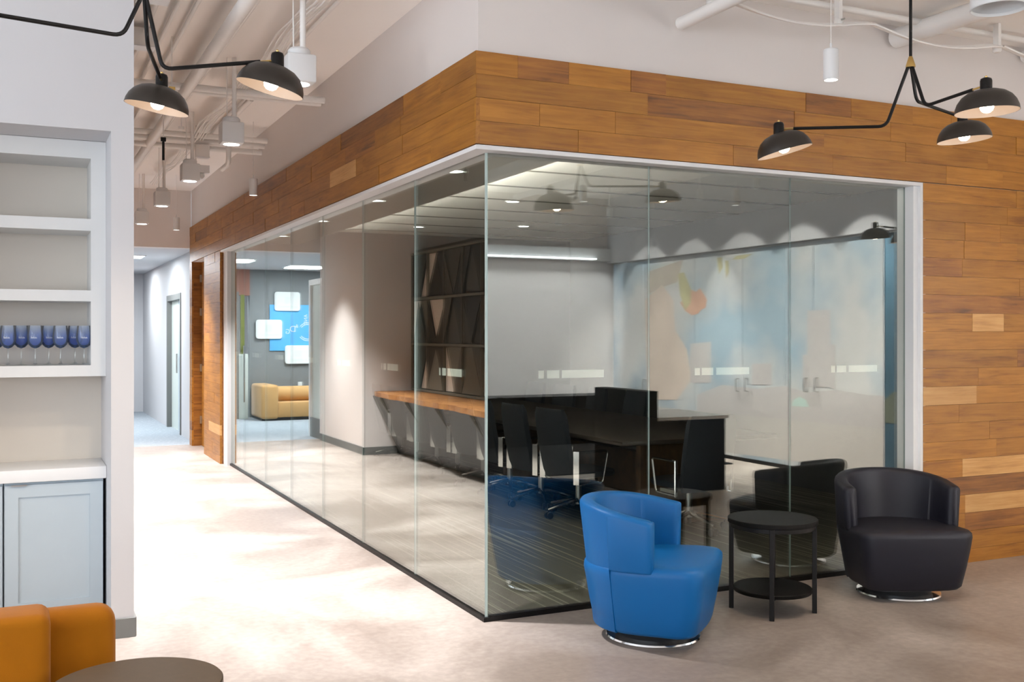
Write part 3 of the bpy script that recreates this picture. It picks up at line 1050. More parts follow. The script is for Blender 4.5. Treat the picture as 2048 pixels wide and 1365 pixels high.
# ------------------------------------------------------------------ side table between the chairs
st = thing('side_table', (3.70, 4.47, 0), R(-22), 'black round side table with lower shelf between the two tub chairs', 'table')
B().lathe([(0.0, 0.478), (0.236, 0.478), (0.239, 0.481), (0.239, 0.501), (0.236, 0.504), (0.0, 0.504)], 56).build('tabletop', 'black_wood', st)
B().lathe([(0.0, 0.108), (0.207, 0.108), (0.209, 0.112), (0.209, 0.126), (0.205, 0.13), (0.0, 0.13)], 56).build('lower_shelf', 'black_wood', st)
B().lathe([(0.205, 0.455), (0.228, 0.455), (0.228, 0.478), (0.205, 0.478)], 48).build('apron_ring', 'black_metal', st)
lg = B().rbox(-0.0125, 0.0125, -0.0125, 0.0125, 0.0, 0.478, 0.002, 1).mesh('leg', 'black_metal')
for k in range(4):
    a = R(-18.5) + k * PI / 2
    o = obj('leg', lg, st)
    o.location = (0.219 * math.cos(a), 0.219 * math.sin(a), 0)
    o.rotation_euler = (0, 0, a)

# ------------------------------------------------------------------ amber sofa and round table (front left)
so = thing('sofa', (-0.75, 3.5, 0), 0, 'amber velvet sofa with back cushion in front of the shelf niche', 'sofa')
B().rbox(-1.1, 1.035, 0.02, 0.16, 0.08, 0.63, 0.055, 5).build('backrest', 'amber_velvet', so)
B().rbox(-0.02, 0.838, -0.16, 0.03, 0.36, 0.672, 0.035, 4).build('back_cushion', 'amber_velvet', so)
B().rbox(-0.92, -0.025, -0.16, 0.03, 0.36, 0.672, 0.035, 4).build('back_cushion', 'amber_velvet', so)
B().rbox(-0.92, 0.80, -0.78, 0.02, 0.07, 0.26, 0.02, 2).build('seat_base', 'amber_velvet', so)
B().rbox(-0.92, 0.80, -0.80, 0.02, 0.26, 0.38, 0.04, 3).build('seat_cushion', 'amber_velvet', so)
B().rbox(-1.1, -0.92, -0.78, 0.02, 0.07, 0.55, 0.04, 3).build('arm', 'amber_velvet', so)
for sx in (-1.0, 0.7):
    for sy in (-0.7, 0.1):
        B().cyl((sx, sy, 0), (sx, sy, 0.085), 0.02).build('foot', 'black_plastic', so)
rt = thing('coffee_table', (0.305, 3.12, 0), 0, 'dark bronze round table beside the amber sofa', 'table')
B().lathe([(0.0, 0.486), (0.233, 0.486), (0.238, 0.49), (0.238, 0.505), (0.235, 0.508), (0.0, 0.508)], 64).build('tabletop', 'bronze_top', rt)
B().cyl((0, 0, 0.02), (0, 0, 0.486), 0.025).build('column', 'black_metal', rt)
B().lathe([(0.0, 0.0), (0.16, 0.0), (0.16, 0.008), (0.03, 0.022), (0.0, 0.022)], 40).build('base', 'black_metal', rt)

# ------------------------------------------------------------------ three-arm chandeliers
fwd = Vector((SN, CS, 0))
shade_me = None


def shade_parts():
    b = B()
    prof = [(0.1195, 0.0), (0.117, 0.018), (0.109, 0.039), (0.094, 0.06), (0.072, 0.076), (0.046, 0.085), (0.02, 0.0885), (0.0, 0.089)]
    b.lathe(prof, 48)
    b.mi = 1
    b.lathe([(r_ - 0.0018 if r_ > 0.01 else r_, z_ - 0.002 if z_ > 0.001 else 0.0) for r_, z_ in prof], 48)
    b.lathe([(0.1177, 0.0), (0.1195, 0.0)], 48)
    sh = b.mesh('shade', ['shade_black', 'shade_inside'], angle=50)
    sk = B().lathe([(0.024, -0.032), (0.024, 0.018), (0.021, 0.027), (0.012, 0.031), (0.0, 0.031)], 24).mesh('socket', 'black_metal', angle=50)
    fi = B().lathe([(0.005, 0.031), (0.006, 0.036), (0.003, 0.040), (0.0, 0.041)], 12).mesh('finial', 'brass')
    bl = B().lathe([(0.0, -0.004), (0.012, -0.0015), (0.021, 0.006), (0.026, 0.017), (0.025, 0.03), (0.017, 0.045), (0.013, 0.06), (0.012, 0.068)], 24).mesh('bulb', 'bulb_glow')
    return sh, sk, fi, bl


SH, SK, FI, BL = shade_parts()


def chandelier(hub, shades, label):
    hub = Vector(hub)
    t = thing('chandelier', hub, 0, label, 'chandelier', 'black three arm chandeliers')
    B().cyl((0, 0, 0.035), (0, 0, CEIL - hub.z - 0.02), 0.007, n=12).build('stem', 'black_metal', t)
    B().lathe([(0.0, CEIL - hub.z - 0.03), (0.05, CEIL - hub.z - 0.025), (0.06, CEIL - hub.z)], 32, cap1=True).build('ceiling_canopy', 'black_metal', t)
    B().lathe([(0.006, 0.05), (0.009, 0.046), (0.021, 0.008), (0.021, 0.0), (0.0, 0.0)], 24).build('hub', 'brass', t)
    for elbow, pos, roll in shades:
        e = Vector(elbow) - hub
        p = Vector(pos) - hub                     # centre of the rim
        M = Matrix.Translation(p) @ Matrix.Rotation(-R(roll), 4, fwd)
        sck = M @ Vector((0, 0, 0.112))
        dirn = (sck - e).normalized()
        end = sck - dirn * 0.03
        je = end - dirn * 0.035
        st_ = Vector((e.x * 0.1, e.y * 0.1, 0.004))
        B().tube(fillet([st_, e, je], 0.035), 0.0075, 10).build('arm', 'black_metal', t)
        B().tube([je, end + dirn * 0.008], 0.0045, 8).build('brass_joint', 'brass', t)
        s = obj('shade', SH, t)
        s.matrix_local = M @ Matrix.Scale(1.06, 4)
        c = obj('bulb', BL, s)
        for nm, me in (('socket', SK), ('finial', FI)):      # socket stays upright while the shade tips
            c = obj(nm, me, t)
            c.location = sck
        w = hub + (M @ Vector((0, 0, -0.03)))
        dn = (M.to_3x3() @ Vector((0, 0, -1)))
        spot_light('bulb_light', w, dn, 26, 130, 0.7, (1.0, 0.82, 0.62), 0.03)
    return t


chandelier((3.62, 3.43, 2.70), [((3.542, 3.498, 2.44), (3.21, 3.79, 2.345), 15), ((3.624, 3.352, 2.51), (3.64, 3.04, 2.425), 2), ((3.677, 3.45, 2.557), (4.19, 3.63, 2.452), 5)], 'black three arm chandelier hanging in front of the wood fascia')
chandelier((0.407, 3.91, 2.705), [((0.47, 3.91, 2.455), (0.853, 3.90, 2.42), -15), ((0.425, 3.96, 2.545), (0.507, 4.41, 2.415), -11), ((0.335, 3.90, 2.556), (-0.22, 3.78, 2.44), -6)], 'black three arm chandelier hanging in front of the white pier')
chandelier((7.1, 3.35, 2.62), [((7.02, 3.30, 2.40), (6.72, 3.13, 2.33), 6), ((7.12, 3.27, 2.42), (7.25, 2.95, 2.33), 2), ((7.16, 3.42, 2.45), (7.38, 3.72, 2.36), 4)], 'black three arm chandelier hanging at the end of the lounge near the mural')

# ------------------------------------------------------------------ box pendants along the corridor
LX = 1.36
box_lab = ['white box pendant light at the mouth of the corridor behind the chandelier shade', 'white box pendant light, second along the corridor', 'white box pendant light, third along the corridor', 'white box pendant light, fourth along the corridor', 'white box pendant light, last before the corridor bulkhead']
bp0 = None
for i in range(5):
    y = 5.5 + i * 1.95
    zb = 2.84
    if bp0 is None:
        bp0 = t = thing('box_pendant', (LX, y, zb), 0, box_lab[0], 'pendant light', 'white box pendants over the corridor')
        B().rbox(-0.077, 0.077, -0.077, 0.077, 0.0, 0.15, 0.012, 2).build('housing', 'lamp_white', t)
        B().lathe([(0.06, 0.15), (0.06, 0.178), (0.05, 0.19), (0.0, 0.19)], 28).build('collar', 'lamp_white', t)
        B().cyl((0.02, 0, 0.185), (0.02, 0, CEIL - zb), 0.016, n=14).build('rod', 'pipe_white', t)
        B().tube([(-0.03, 0, 0.185), (-0.032, 0, 0.4), (-0.03, 0, CEIL - zb)], 0.004, 6).build('cable', 'pipe_white', t)
        B().lathe([(0.0, -0.002), (0.055, -0.002), (0.055, 0.003), (0.0, 0.003)], 28).build('lens', 'lens_glow', t)
    else:
        t = copy_thing(bp0, (LX, y, zb), 0, box_lab[i])
    spot_light('pendant_beam', (LX, y, zb - 0.01), (0, 0, -1), 800, 92, 0.9, (1.0, 0.965, 0.965), 0.05)

# cylinder pendants in the lounge
cyl_pos = [((3.68, 4.0, 2.775), 'small white cylinder pendant in front of the wood fascia beside the chandelier stem'), ((4.9, 1.2, 2.775), 'small white cylinder pendant over the lounge island'), ((6.4, 1.6, 2.775), 'small white cylinder pendant before the mural cabinet'),
           ((3.2, 0.4, 2.775), 'small white cylinder pendant in the middle of the lounge'), ((5.7, -0.8, 2.775), 'small white cylinder pendant near the credenza')]
cp0 = None
for (p, lab) in cyl_pos:
    if cp0 is None:
        cp0 = t = thing('cylinder_pendant', p, 0, lab, 'pendant light', 'white cylinder pendants in the lounge')
        B().lathe([(0.034, 0.0), (0.038, 0.0), (0.038, 0.15), (0.034, 0.155), (0.0, 0.155)], 28).build('housing', 'lamp_white', t)
        B().cyl((0, 0, 0.154), (0, 0, 0.185), 0.006, n=8).build('cord_grip', 'lamp_white', t)
        B().cyl((0, 0, 0.18), (0, 0, CEIL - p[2]), 0.002, n=6).build('cord', 'pipe_white', t)
        B().lathe([(0.0, 0.012), (0.034, 0.012)], 24).build('lens', 'lens_soft', t)
    else:
        copy_thing(cp0, p, 0, lab)
for p, _ in cyl_pos[1:]:
    spot_light('cylinder_beam', (p[0], p[1], p[2] - 0.005), (0, 0, -1), 60, 80, 0.7, (1.0, 0.93, 0.85), 0.03)
# wall washers for the mural
ww0 = None
for i, y in enumerate((2.1, 1.1, 0.1, -0.9, -1.9)):
    p = (7.05, y, 3.1)
    if ww0 is None:
        ww0 = t = thing('wall_washer', p, 0, 'white track spotlight aimed at the mural cabinet', 'spotlight', 'track spotlights before the mural cabinet')
        B().cyl((0, 0, 0.06), (0, 0, -0.06), 0.04, n=20).build('head', 'lamp_white', t)
        B().cyl((0, 0, 0), (0, 0, CEIL - 3.1), 0.01, n=8).build('arm', 'lamp_white', t)
    else:
        copy_thing(ww0, p, 0)
    spot_light('washer_beam', (7.05, y, 3.03), (0.38, 0, -1), 950, 86, 1.0, (1.0, 0.96, 0.9), 0.04)

# ------------------------------------------------------------------ ceiling services
def pipe(name, pts, r, label, cat='pipe', m='pipe_white', n=16, group=None, f=0.08):
    o = B().tube(fillet(pts, f), r, n).build(name, m)
    return tag(o, label, cat, group)


# along the corridor
pipe('sprinkler_pipe', [(1.10, 3.3, 3.27), (1.10, 14.5, 3.27)], 0.042, 'thick white pipe running along the corridor ceiling')
for i, x in enumerate((0.62, 0.72, 0.83, 0.93)):
    pipe('conduit', [(x, 3.6, 3.40), (x, 14.5, 3.40)], 0.013, 'thin white conduit running along the corridor ceiling beside the thick pipe', 'conduit', group='conduits along the corridor ceiling')
pipe('conduit', [(1.66, 3.3, 3.41), (1.66, 10.2, 3.41)], 0.012, 'thin white conduit beside the cable bundle in the corridor', 'conduit')
pipe('conduit', [(1.24, 3.0, 3.41), (1.24, 14.5, 3.41)], 0.012, 'thin white conduit between the thick pipe and the cable bundle', 'conduit')
for i, (y, z, x0) in enumerate(((7.82, 3.30, 0.55), (7.93, 3.30, 0.55), (8.04, 3.33, 0.55), (9.85, 3.33, 0.55), (9.97, 3.30, 0.55), (10.1, 3.26, 0.55), (10.25, 3.33, 0.55))):
    pipe('cross_pipe', [(x0, y, z), (XW + 0.03, y, z)], 0.026, 'white pipe crossing the corridor ceiling in the nearer rack' if i < 3 else 'white pipe crossing the corridor ceiling in the farther rack', group='pipes crossing the corridor')
pipe('bent_conduit', [(1.62, 8.04, 3.31), (1.62, 9.0, 3.31), (1.62, 9.0, 2.95), (1.62, 9.3, 2.95)], 0.022, 'bent white conduit dropping from the nearer pipe rack', 'conduit')
# cable bundle: several wavy cables
r2 = random.Random(3)
for k in range(6):
    pts = []
    ph = r2.uniform(0, 6)
    for i in range(24):
        y = 3.4 + i * 0.42
        sag = 0.05 * abs(math.sin(i * 0.9 + 0.3))
        pts.append((1.44 + 0.02 * math.sin(i * 0.8 + 0.15 * k) + 0.02 * k, y, 3.36 - sag - 0.03 * r2.random()))
    tag(B().tube(pts, 0.006, 6).build('data_cable', 'pipe_white'), 'loose white cable in the bundle along the corridor ceiling', 'cable', 'cables bundled along the corridor ceiling')
# junction boxes
for (x, y, z, s, lab) in ((1.0, 5.25, 3.34, 0.07, 'white junction box on the thick corridor pipe'), (0.66, 5.9, 3.36, 0.08, 'white junction box on the conduits near the white pier'), (0.70, 6.9, 3.36, 0.08, 'white junction box farther along the conduits'), (1.55, 9.95, 3.2, 0.06, 'white junction box at the farther pipe rack')):
    jb = thing('junction_box', (x, y, z), 0, lab, 'junction box')
    B().box(-s, s, -s * 0.7, s * 0.7, -0.05, 0.06).build('box', 'pipe_white', jb, smooth=False)
    B().box(-s - 0.004, s + 0.004, -s * 0.7 - 0.004, s * 0.7 + 0.004, -0.056, -0.05).build('cover', 'lamp_white', jb, smooth=False)
# hanger rods, sprinkler, bracket
for (x, y) in ((0.91, 7.08), (1.15, 8.4), (0.8, 8.9)):
    hg = thing('hanger_rod', (x, y, 3.12), 0, 'thin hanger rod with clamp below the corridor ceiling', 'hanger', 'hanger rods under the corridor ceiling')
    B().cyl((0, 0, 0), (0, 0, 0.33), 0.004, n=6).build('rod', 'pipe_white', hg)
    B().box(-0.02, 0.02, -0.012, 0.012, -0.02, 0.0).build('clamp', 'brass' if y == 7.08 else 'pipe_white', hg, smooth=False)
cl_ = thing('beam_clamp', (0.98, 8.1, 2.80), 0, 'dark metal clamp hanging under the corridor pipes', 'clamp')
B().box(-0.008, 0.008, -0.01, 0.01, 0.0, 0.14).build('strap', 'black_metal', cl_, smooth=False)
B().box(-0.018, 0.018, -0.012, 0.012, 0.14, 0.17).build('jaw', 'black_metal', cl_, smooth=False)
B().cyl((0, 0, 0.16), (0, 0, CEIL - 2.80), 0.004, n=6).build('rod', 'pipe_white', cl_)
ex = thing('emergency_light', (1.5, 10.0, 2.98), 0, 'white twin head emergency light under the farther pipe rack', 'emergency light')
B().box(-0.12, 0.12, -0.03, 0.03, 0.03, 0.1).build('housing', 'lamp_white', ex, smooth=False)
for sx in (-0.05, 0.05):
    B().cyl((sx, -0.03, 0.0), (sx, 0.03, 0.0), 0.025, n=14).build('lamp_head', 'brushed_steel', ex)
B().cyl((0, 0, 0.1), (0, 0, CEIL - 2.98), 0.006, n=8).build('stem', 'pipe_white', ex)
for (x, y, lab) in ((1.95, 9.6, 'small white cylinder fixture at the farther pipe rack'), (1.75, 13.2, 'small white cylinder fixture near the corridor bulkhead')):
    t = copy_thing(cp0, (x, y, 2.775), 0, lab)
    t['group'] = 'white cylinder pendants in the corridor'
# lounge ceiling at upper right
pipe('beam_pipe', [(4.98, 4.84, 3.36), (4.98, -2.9, 3.36)], 0.06, 'thick white pipe along the lounge ceiling meeting the white wall')
pipe('beam_pipe', [(5.16, 4.84, 3.40), (5.16, -2.9, 3.40)], 0.03, 'thin white pipe beside the thick lounge pipe')
pipe('stub_pipe', [(3.33, 4.80, 3.23), (3.33, 0.6, 3.23)], 0.036, 'white pipe with open end above the wood fascia')
pipe('beam_pipe', [(6.15, 4.84, 3.38), (6.15, -2.9, 3.38)], 0.04, 'white pipe along the lounge ceiling over the plank wall')
pipe('cross_conduit', [(2.5, 4.62, 3.40), (7.2, 4.62, 3.40)], 0.02, 'white conduit along the top of the white wall', 'conduit')
for k in range(3):
    pts = []
    for i in range(34):
        x = 2.45 + i * 0.12
        pts.append((x, 4.58 - 0.03 * k, 3.33 - 0.07 * abs(math.sin(i * 0.35 + 0.4)) - 0.012 * k))
    tag(B().tube(pts, 0.007, 6).build('data_cable', 'pipe_white'), 'loose white cable swagged along the top of the white wall', 'cable', 'cables swagged along the white wall')
for (x, lab) in ((3.36, 'white pipe clamp on the open ended pipe'), (4.25, 'white pipe clamp at the middle of the swagged cables'), (5.55, 'white pipe clamp near the end of the swagged cables')):
    pc = thing('pipe_clamp', (x, 4.56, 3.30), 0, lab, 'pipe clamp')
    B().box(-0.012, 0.012, -0.02, 0.02, 0.0, 0.15).build('bracket', 'pipe_white', pc, smooth=False)
    B().lathe([(0.018, -0.03), (0.027, -0.02), (0.027, 0.0), (0.018, 0.015)], 16, cap0=True, cap1=True).build('collar', 'pipe_white', pc)
    B().cyl((0.0, -0.05, 0.0), (0.0, 0.03, 0.0), 0.006, n=8).build('bolt', 'brushed_steel', pc)
dm = thing('dome_pendant', (3.93, 3.22, 2.945), 0, 'wide white dome light close under the lounge ceiling', 'ceiling light')
B().lathe([(0.112, 0.012), (0.117, 0.0), (0.12, 0.004), (0.118, 0.08), (0.10, 0.13), (0.05, 0.15), (0.0, 0.152)], 40).build('shade', 'lamp_white', dm)
B().cyl((0, 0, 0.15), (0, 0, CEIL - 2.945), 0.012, n=10).build('stem', 'pipe_white', dm)

# ------------------------------------------------------------------ bar alcove: live edge counter, lattice screen
cn = thing('bar_counter', (0, 9.6, 0), 0, 'live edge wooden counter on a sloped grey base in the alcove', 'counter')
edge = []
NE = 26
for i in range(NE + 1):
    y = -2.55 + 5.33 * i / NE
    t_ = i / NE
    x = 0.60 - 0.17 * t_ + 0.022 * math.sin(i * 0.9) + 0.012 * math.sin(i * 2.3 + 1)
    edge.append((x, y))
poly = [(x, y, 0.735) for x, y in edge] + [(-0.115, 2.78, 0.735), (-0.115, -2.55, 0.735)]
B().prism(poly, (0, 0, 0.055)).build('slab', 'counter_wood', cn, smooth=False)
B().prism([(-0.112, -2.5, 0.0), (0.06, -2.5, 0.0), (0.42, -2.5, 0.734), (-0.112, -2.5, 0.734)], (0, 5.28, 0)).build('sloped_base', 'wall_grey', cn, smooth=False)
for i in range(6):
    yy = -2.2 + i * 0.92
    B().prism([(0.045, yy, 0.3), (0.21, yy, 0.36), (0.47, yy, 0.733), (0.40, yy, 0.733)], (0, 0.03, 0)).build('bracket', 'lattice_mid', cn, smooth=False)

ls = thing('lattice_screen', (-0.13, 12.37, 0.81), 0, 'dark geometric screen of triangles over the bar counter', 'screen')
CW, RH = 0.545, 0.565
NC, NR = 6, 3
B().box(0.0, 0.006, -NC * CW, 0, 0.0, 1.75).build('back_panel', 'lattice_dark', ls, smooth=False)
for r_ in range(NR + 1):
    z = r_ * RH
    B().box(0.006, 0.05, -NC * CW, 0, z - 0.014, z + 0.014).build('rail', 'lattice_mid', ls, smooth=False)
for c in range(NC + 1):
    B().box(0.006, 0.046, -c * CW - 0.006, -c * CW + 0.006, 0.0, 1.70).build('post', 'lattice_mid', ls, smooth=False)
r3 = random.Random(17)
for r_ in range(NR):
    for c in range(NC):
        y1, y0 = -c * CW - 0.008, -(c + 1) * CW + 0.008
        z0, z1 = r_ * RH + 0.016, (r_ + 1) * RH - 0.016
        ym, zm = (y0 + y1) / 2, (z0 + z1) / 2
        if (r_ + c) % 2:
            tris = [((y0, z0), (y1, z0), (ym, z1)), ((y0, z0), (ym, z1), (y0, z1)), ((y1, z0), (y1, z1), (ym, z1))]
        else:
            tris = [((y0, z1), (ym, z0), (y1, z1)), ((y0, z0), (ym, z0), (y0, z1)), ((ym, z0), (y1, z0), (y1, z1))]
        for tr_ in tris:
            cy, cz = sum(p[0] for p in tr_) / 3, sum(p[1] for p in tr_) / 3
            m = r3.choice(['lattice_black', 'lattice_dark', 'lattice_mid', 'lattice_dark', 'lattice_black', 'lattice_mid'])
            dep = [r3.uniform(0.012, 0.05) for _ in tr_]
            if r3.random() < 0.12:
                m = 'lattice_lit_gap'; dep = [0.012] * 3  # pale panel painted as an opening with bright light behind
            pts = [(d_, cy + (p[0] - cy) * 0.95, cz + (p[1] - cz) * 0.95) for p, d_ in zip(tr_, dep)]
            B().prism(pts, (-0.006, 0, 0)).build('triangle_panel', m, ls, smooth=False)

# downlight over the alcove and corridor wall scallops
spot_light('alcove_beam', (0.25, 12.9, 2.6), (0.35, 0, -1), 6, 70, 0.9, (1, 0.95, 0.88), 0.03)

# ------------------------------------------------------------------ far sofa room
fs = thing('sofa', (-0.4, 18.4, 0), 0, 'long tan velvet sofa with bolster against the grey wall', 'sofa')
B().rbox(0.72, 1.02, -0.45, 0.45, 0.03, 0.62, 0.05, 3).build('arm', 'tan_velvet', fs)
B().rbox(-1.6, 0.73, -0.42, 0.45, 0.05, 0.32, 0.03, 2).build('seat_base', 'tan_velvet', fs)
B().tube([(-1.6, -0.05, 0.44), (0.72, -0.05, 0.44)], 0.14, 20).build('bolster', 'tan_velvet', fs)
B().box(-1.58, 1.0, -0.4, 0.42, 0.0, 0.05).build('plinth', 'black_plastic', fs, smooth=False)
YP = 18.9


def far(px, py):                # mirrored pixel -> point on the grey wall (x, z)
    a, b_ = ray(px)
    return (2 * XG - YP * a / b_, 1.5 + (HOR - py) * (YP / b_) / F)


def far_rect(name, x0, y0, x1, y1, y, th, m, r, label, cat):
    (xa, za), (xb, zb) = far(x0, y1), far(x1, y0)
    lo, hi = min(xa, xb), max(xa, xb)
    b = B()
    zlo, zhi = min(za, zb), max(za, zb)
    if r > 0:
        pts = []
        for cx, cz, a0 in ((hi - r, zhi - r, 0), (lo + r, zhi - r, PI / 2), (lo + r, zlo + r, PI), (hi - r, zlo + r, 3 * PI / 2)):
            for k in range(6):
                a = a0 + PI / 2 * k / 5
                pts.append((cx + r * math.cos(a), y, cz + r * math.sin(a)))
        b.prism(pts, (0, th, 0))
    else:
        b.box(lo, hi, y, y + th, zlo, zhi)
    o = b.build(name, m, smooth=False)
    if label:
        tag(o, label, cat)
    return o


po = far_rect('poster', 540, 611, 640, 702, YP - 0.024, 0.012, 'poster_blue', 0, 'blue poster with white lettering on the grey wall over the far sofa', 'poster')
for (a, lab) in (((549, 585, 600, 622), 'white rounded board overlapping the top of the blue poster'), ((512, 640, 564, 678), 'white rounded board overlapping the side of the blue poster'), ((570, 691, 622, 728), 'white rounded board overlapping the bottom of the blue poster')):
    bd = far_rect('wall_board', *a, YP - 0.06, 0.04, 'board_white', 0.05, lab, 'board')
    x0, y0, x1, y1 = a
    s = far_rect('print_line', x0 + 10, y1 - 9, x1 - 6, y1 - 6, YP - 0.0612, 0.001, 'print_green', 0, None, None)
    s.parent = bd
    s2 = far_rect('print_mark', (x0 + x1) / 2 - 6, y0 + 10, (x0 + x1) / 2 + 6, y1 - 14, YP - 0.0612, 0.001, 'print_green', 0.02, None, None)
    s2.parent = bd
# lettering of the poster: a large open ring and small outlined letters
(cx, cz) = far(615, 664)
ring = []
for k in range(19):
    a = R(35) + R(290) * k / 18
    ring.append((cx + 0.15 * math.cos(a), YP - 0.014, cz + 0.15 * math.sin(a)))
rg = B()
for rr_ in (0.165, 0.135):
    rg.loft([[(cx + (rr_ + dr_) * math.cos(R(35) + R(290) * k / 18), yy_, cz + (rr_ + dr_) * math.sin(R(35) + R(290) * k / 18)) for dr_, yy_ in ((-0.006, YP - 0.0245), (0.006, YP - 0.0245), (0.006, YP - 0.0265), (-0.006, YP - 0.0265))] for k in range(19)])
rg.build('letter', 'print_white', po, smooth=False)


def text(body, px, py, size, rot=0):
    c = bpy.data.curves.new('letter', 'FONT')
    c.body = body
    c.size = size
    c.extrude = 0.001
    c.align_x = 'CENTER'
    c.align_y = 'CENTER'
    c.materials.append(MAT['print_white'])
    tmp = bpy.data.objects.new('letter_curve', c)
    COL.objects.link(tmp)
    me = bpy.data.meshes.new_from_object(tmp.evaluated_get(bpy.context.evaluated_depsgraph_get()))
    bpy.data.objects.remove(tmp)
    o = bpy.data.objects.new('letter', me)
    COL.objects.link(o)
    x, z = far(px, py)
    o.rotation_euler = (R(90), R(rot), 0)
    o.location = (x, YP - 0.0265, z)
    o.parent = po


text('D', 586, 659, 0.16)
text('G', 576, 664, 0.12)
text('&', 594, 653, 0.09)
text('AND', 612, 640, 0.09, 90)
far_rect('switch_plate', 597, 764, 605, 782, YP - 0.008, 0.008, 'board_white', 0, 'white wall plate on the grey wall above the far sofa', 'wall plate')
gd = thing('pull_door', (0.72, 18.6, 0), 0, 'tall green glass door with long pull bar beside the grey wall', 'door')
B().box(0.06, 0.13, 0, 0.04, 1.15, 2.2).build('green_panel', 'olive_green', gd, smooth=False)
B().box(0.0, 0.16, 0, 0.04, 0.0, 1.15).build('lower_panel', 'frosted_glass', gd, smooth=False)
B().box(0.16, 0.22, -0.01, 0.05, 0, 2.25).build('jamb', 'baseboard_grey', gd, smooth=False)
B().cyl((0.08, -0.05, 0.3), (0.08, -0.05, 1.3), 0.015, n=10).build('pull_bar', 'brushed_steel', gd)
for i, (x, y, w) in enumerate(((-0.05, 17.6, 0.6), (-0.6, 16.4, 0.6), (1.4, 16.5, 0.6), (1.4, 19.3, 0.6), (-2.0, 17.2, 0.6))):
    pl = thing('ceiling_panel_light', (x, y, 2.66), 0, 'square white ceiling panel light in the sofa room' if x < 0.5 else 'square white ceiling panel light in the far corridor', 'ceiling light', 'ceiling panel lights beyond the bulkhead')
    B().box(-w / 2, w / 2, -w / 2, w / 2, 0.0, 0.008).build('diffuser', 'panel_glow', pl, smooth=False)
    B().box(-w / 2 - 0.02, w / 2 + 0.02, -w / 2 - 0.02, -w / 2, -0.002, 0.01).box(-w / 2 - 0.02, w / 2 + 0.02, w / 2, w / 2 + 0.02, -0.002, 0.01).box(-w / 2 - 0.02, -w / 2, -w / 2, w / 2, -0.002, 0.01).box(w / 2, w / 2 + 0.02, -w / 2, w / 2, -0.002, 0.01).build('frame', 'trim_white', pl, smooth=False)
    area_light('panel_light', (x, y, 2.64), (0, 0, -1), w, w, 40, (0.9, 0.96, 1.0))

# ------------------------------------------------------------------ meeting room
dl0 = None
for i, y in enumerate((6.46, 8.15, 9.85, 11.55)):
    if dl0 is None:
        dl0 = t = thing('recessed_downlight', (2.65, y, 2.598), 0, 'round recessed downlight in the soffit along the glass', 'downlight', 'recessed downlights in the soffit')
        B().lathe([(0.0, -0.001), (0.062, -0.001), (0.062, 0.002), (0.0, 0.002)], 28).build('lens', 'lens_glow', t)
        B().lathe([(0.062, -0.004), (0.075, -0.003), (0.075, 0.002), (0.062, 0.002)], 28).build('rim', 'lamp_white', t)
    else:
        copy_thing(dl0, (2.65, y, 2.598))
    spot_light('downlight_beam', (2.65, y, 2.58), (0, 0, -1), 18, 80, 0.7, (1.0, 0.93, 0.82), 0.05)
for i, (x, y) in enumerate(((4.3, 9.0), (5.4, 11.0), (4.3, 11.6))):
    t = copy_thing(dl0, (x, y, 2.778), 0, 'round recessed downlight in the ceiling over the meeting table')
    t['group'] = 'recessed downlights over the meeting table'

area_light('added_ceiling_fill', (3.14, 8.8, 2.655), (1, 0, 0.55), 7.0, 0.03, 75, (1.0, 0.95, 0.86), 100)  # added light without a fixture, lifts the meeting room ceiling
# conference table
TX0, TX1, TY0, TY1, TH = 4.05, 5.50, 6.59, 12.0, 0.70
tb = thing('meeting_table', ((TX0 + TX1) / 2, (TY0 + TY1) / 2, 0), 0, 'long dark wood meeting table inside the glass room', 'table')
hx, hy = (TX1 - TX0) / 2, (TY1 - TY0) / 2
B().rbox(-hx, hx, -hy, hy, TH - 0.035, TH, 0.006, 2).build('tabletop', 'table_dark', tb)
for yy in (-hy + 0.25, 0.0, hy - 0.25):
    B().box(-hx + 0.30, hx - 0.30, yy - 0.03, yy + 0.03, 0.0, TH - 0.035).build('leg_panel', 'table_leg_wood', tb, smooth=False)
B().box(-0.04, 0.04, -hy + 0.25, hy - 0.25, 0.15, 0.5).build('spine_panel', 'table_leg_wood', tb, smooth=False)


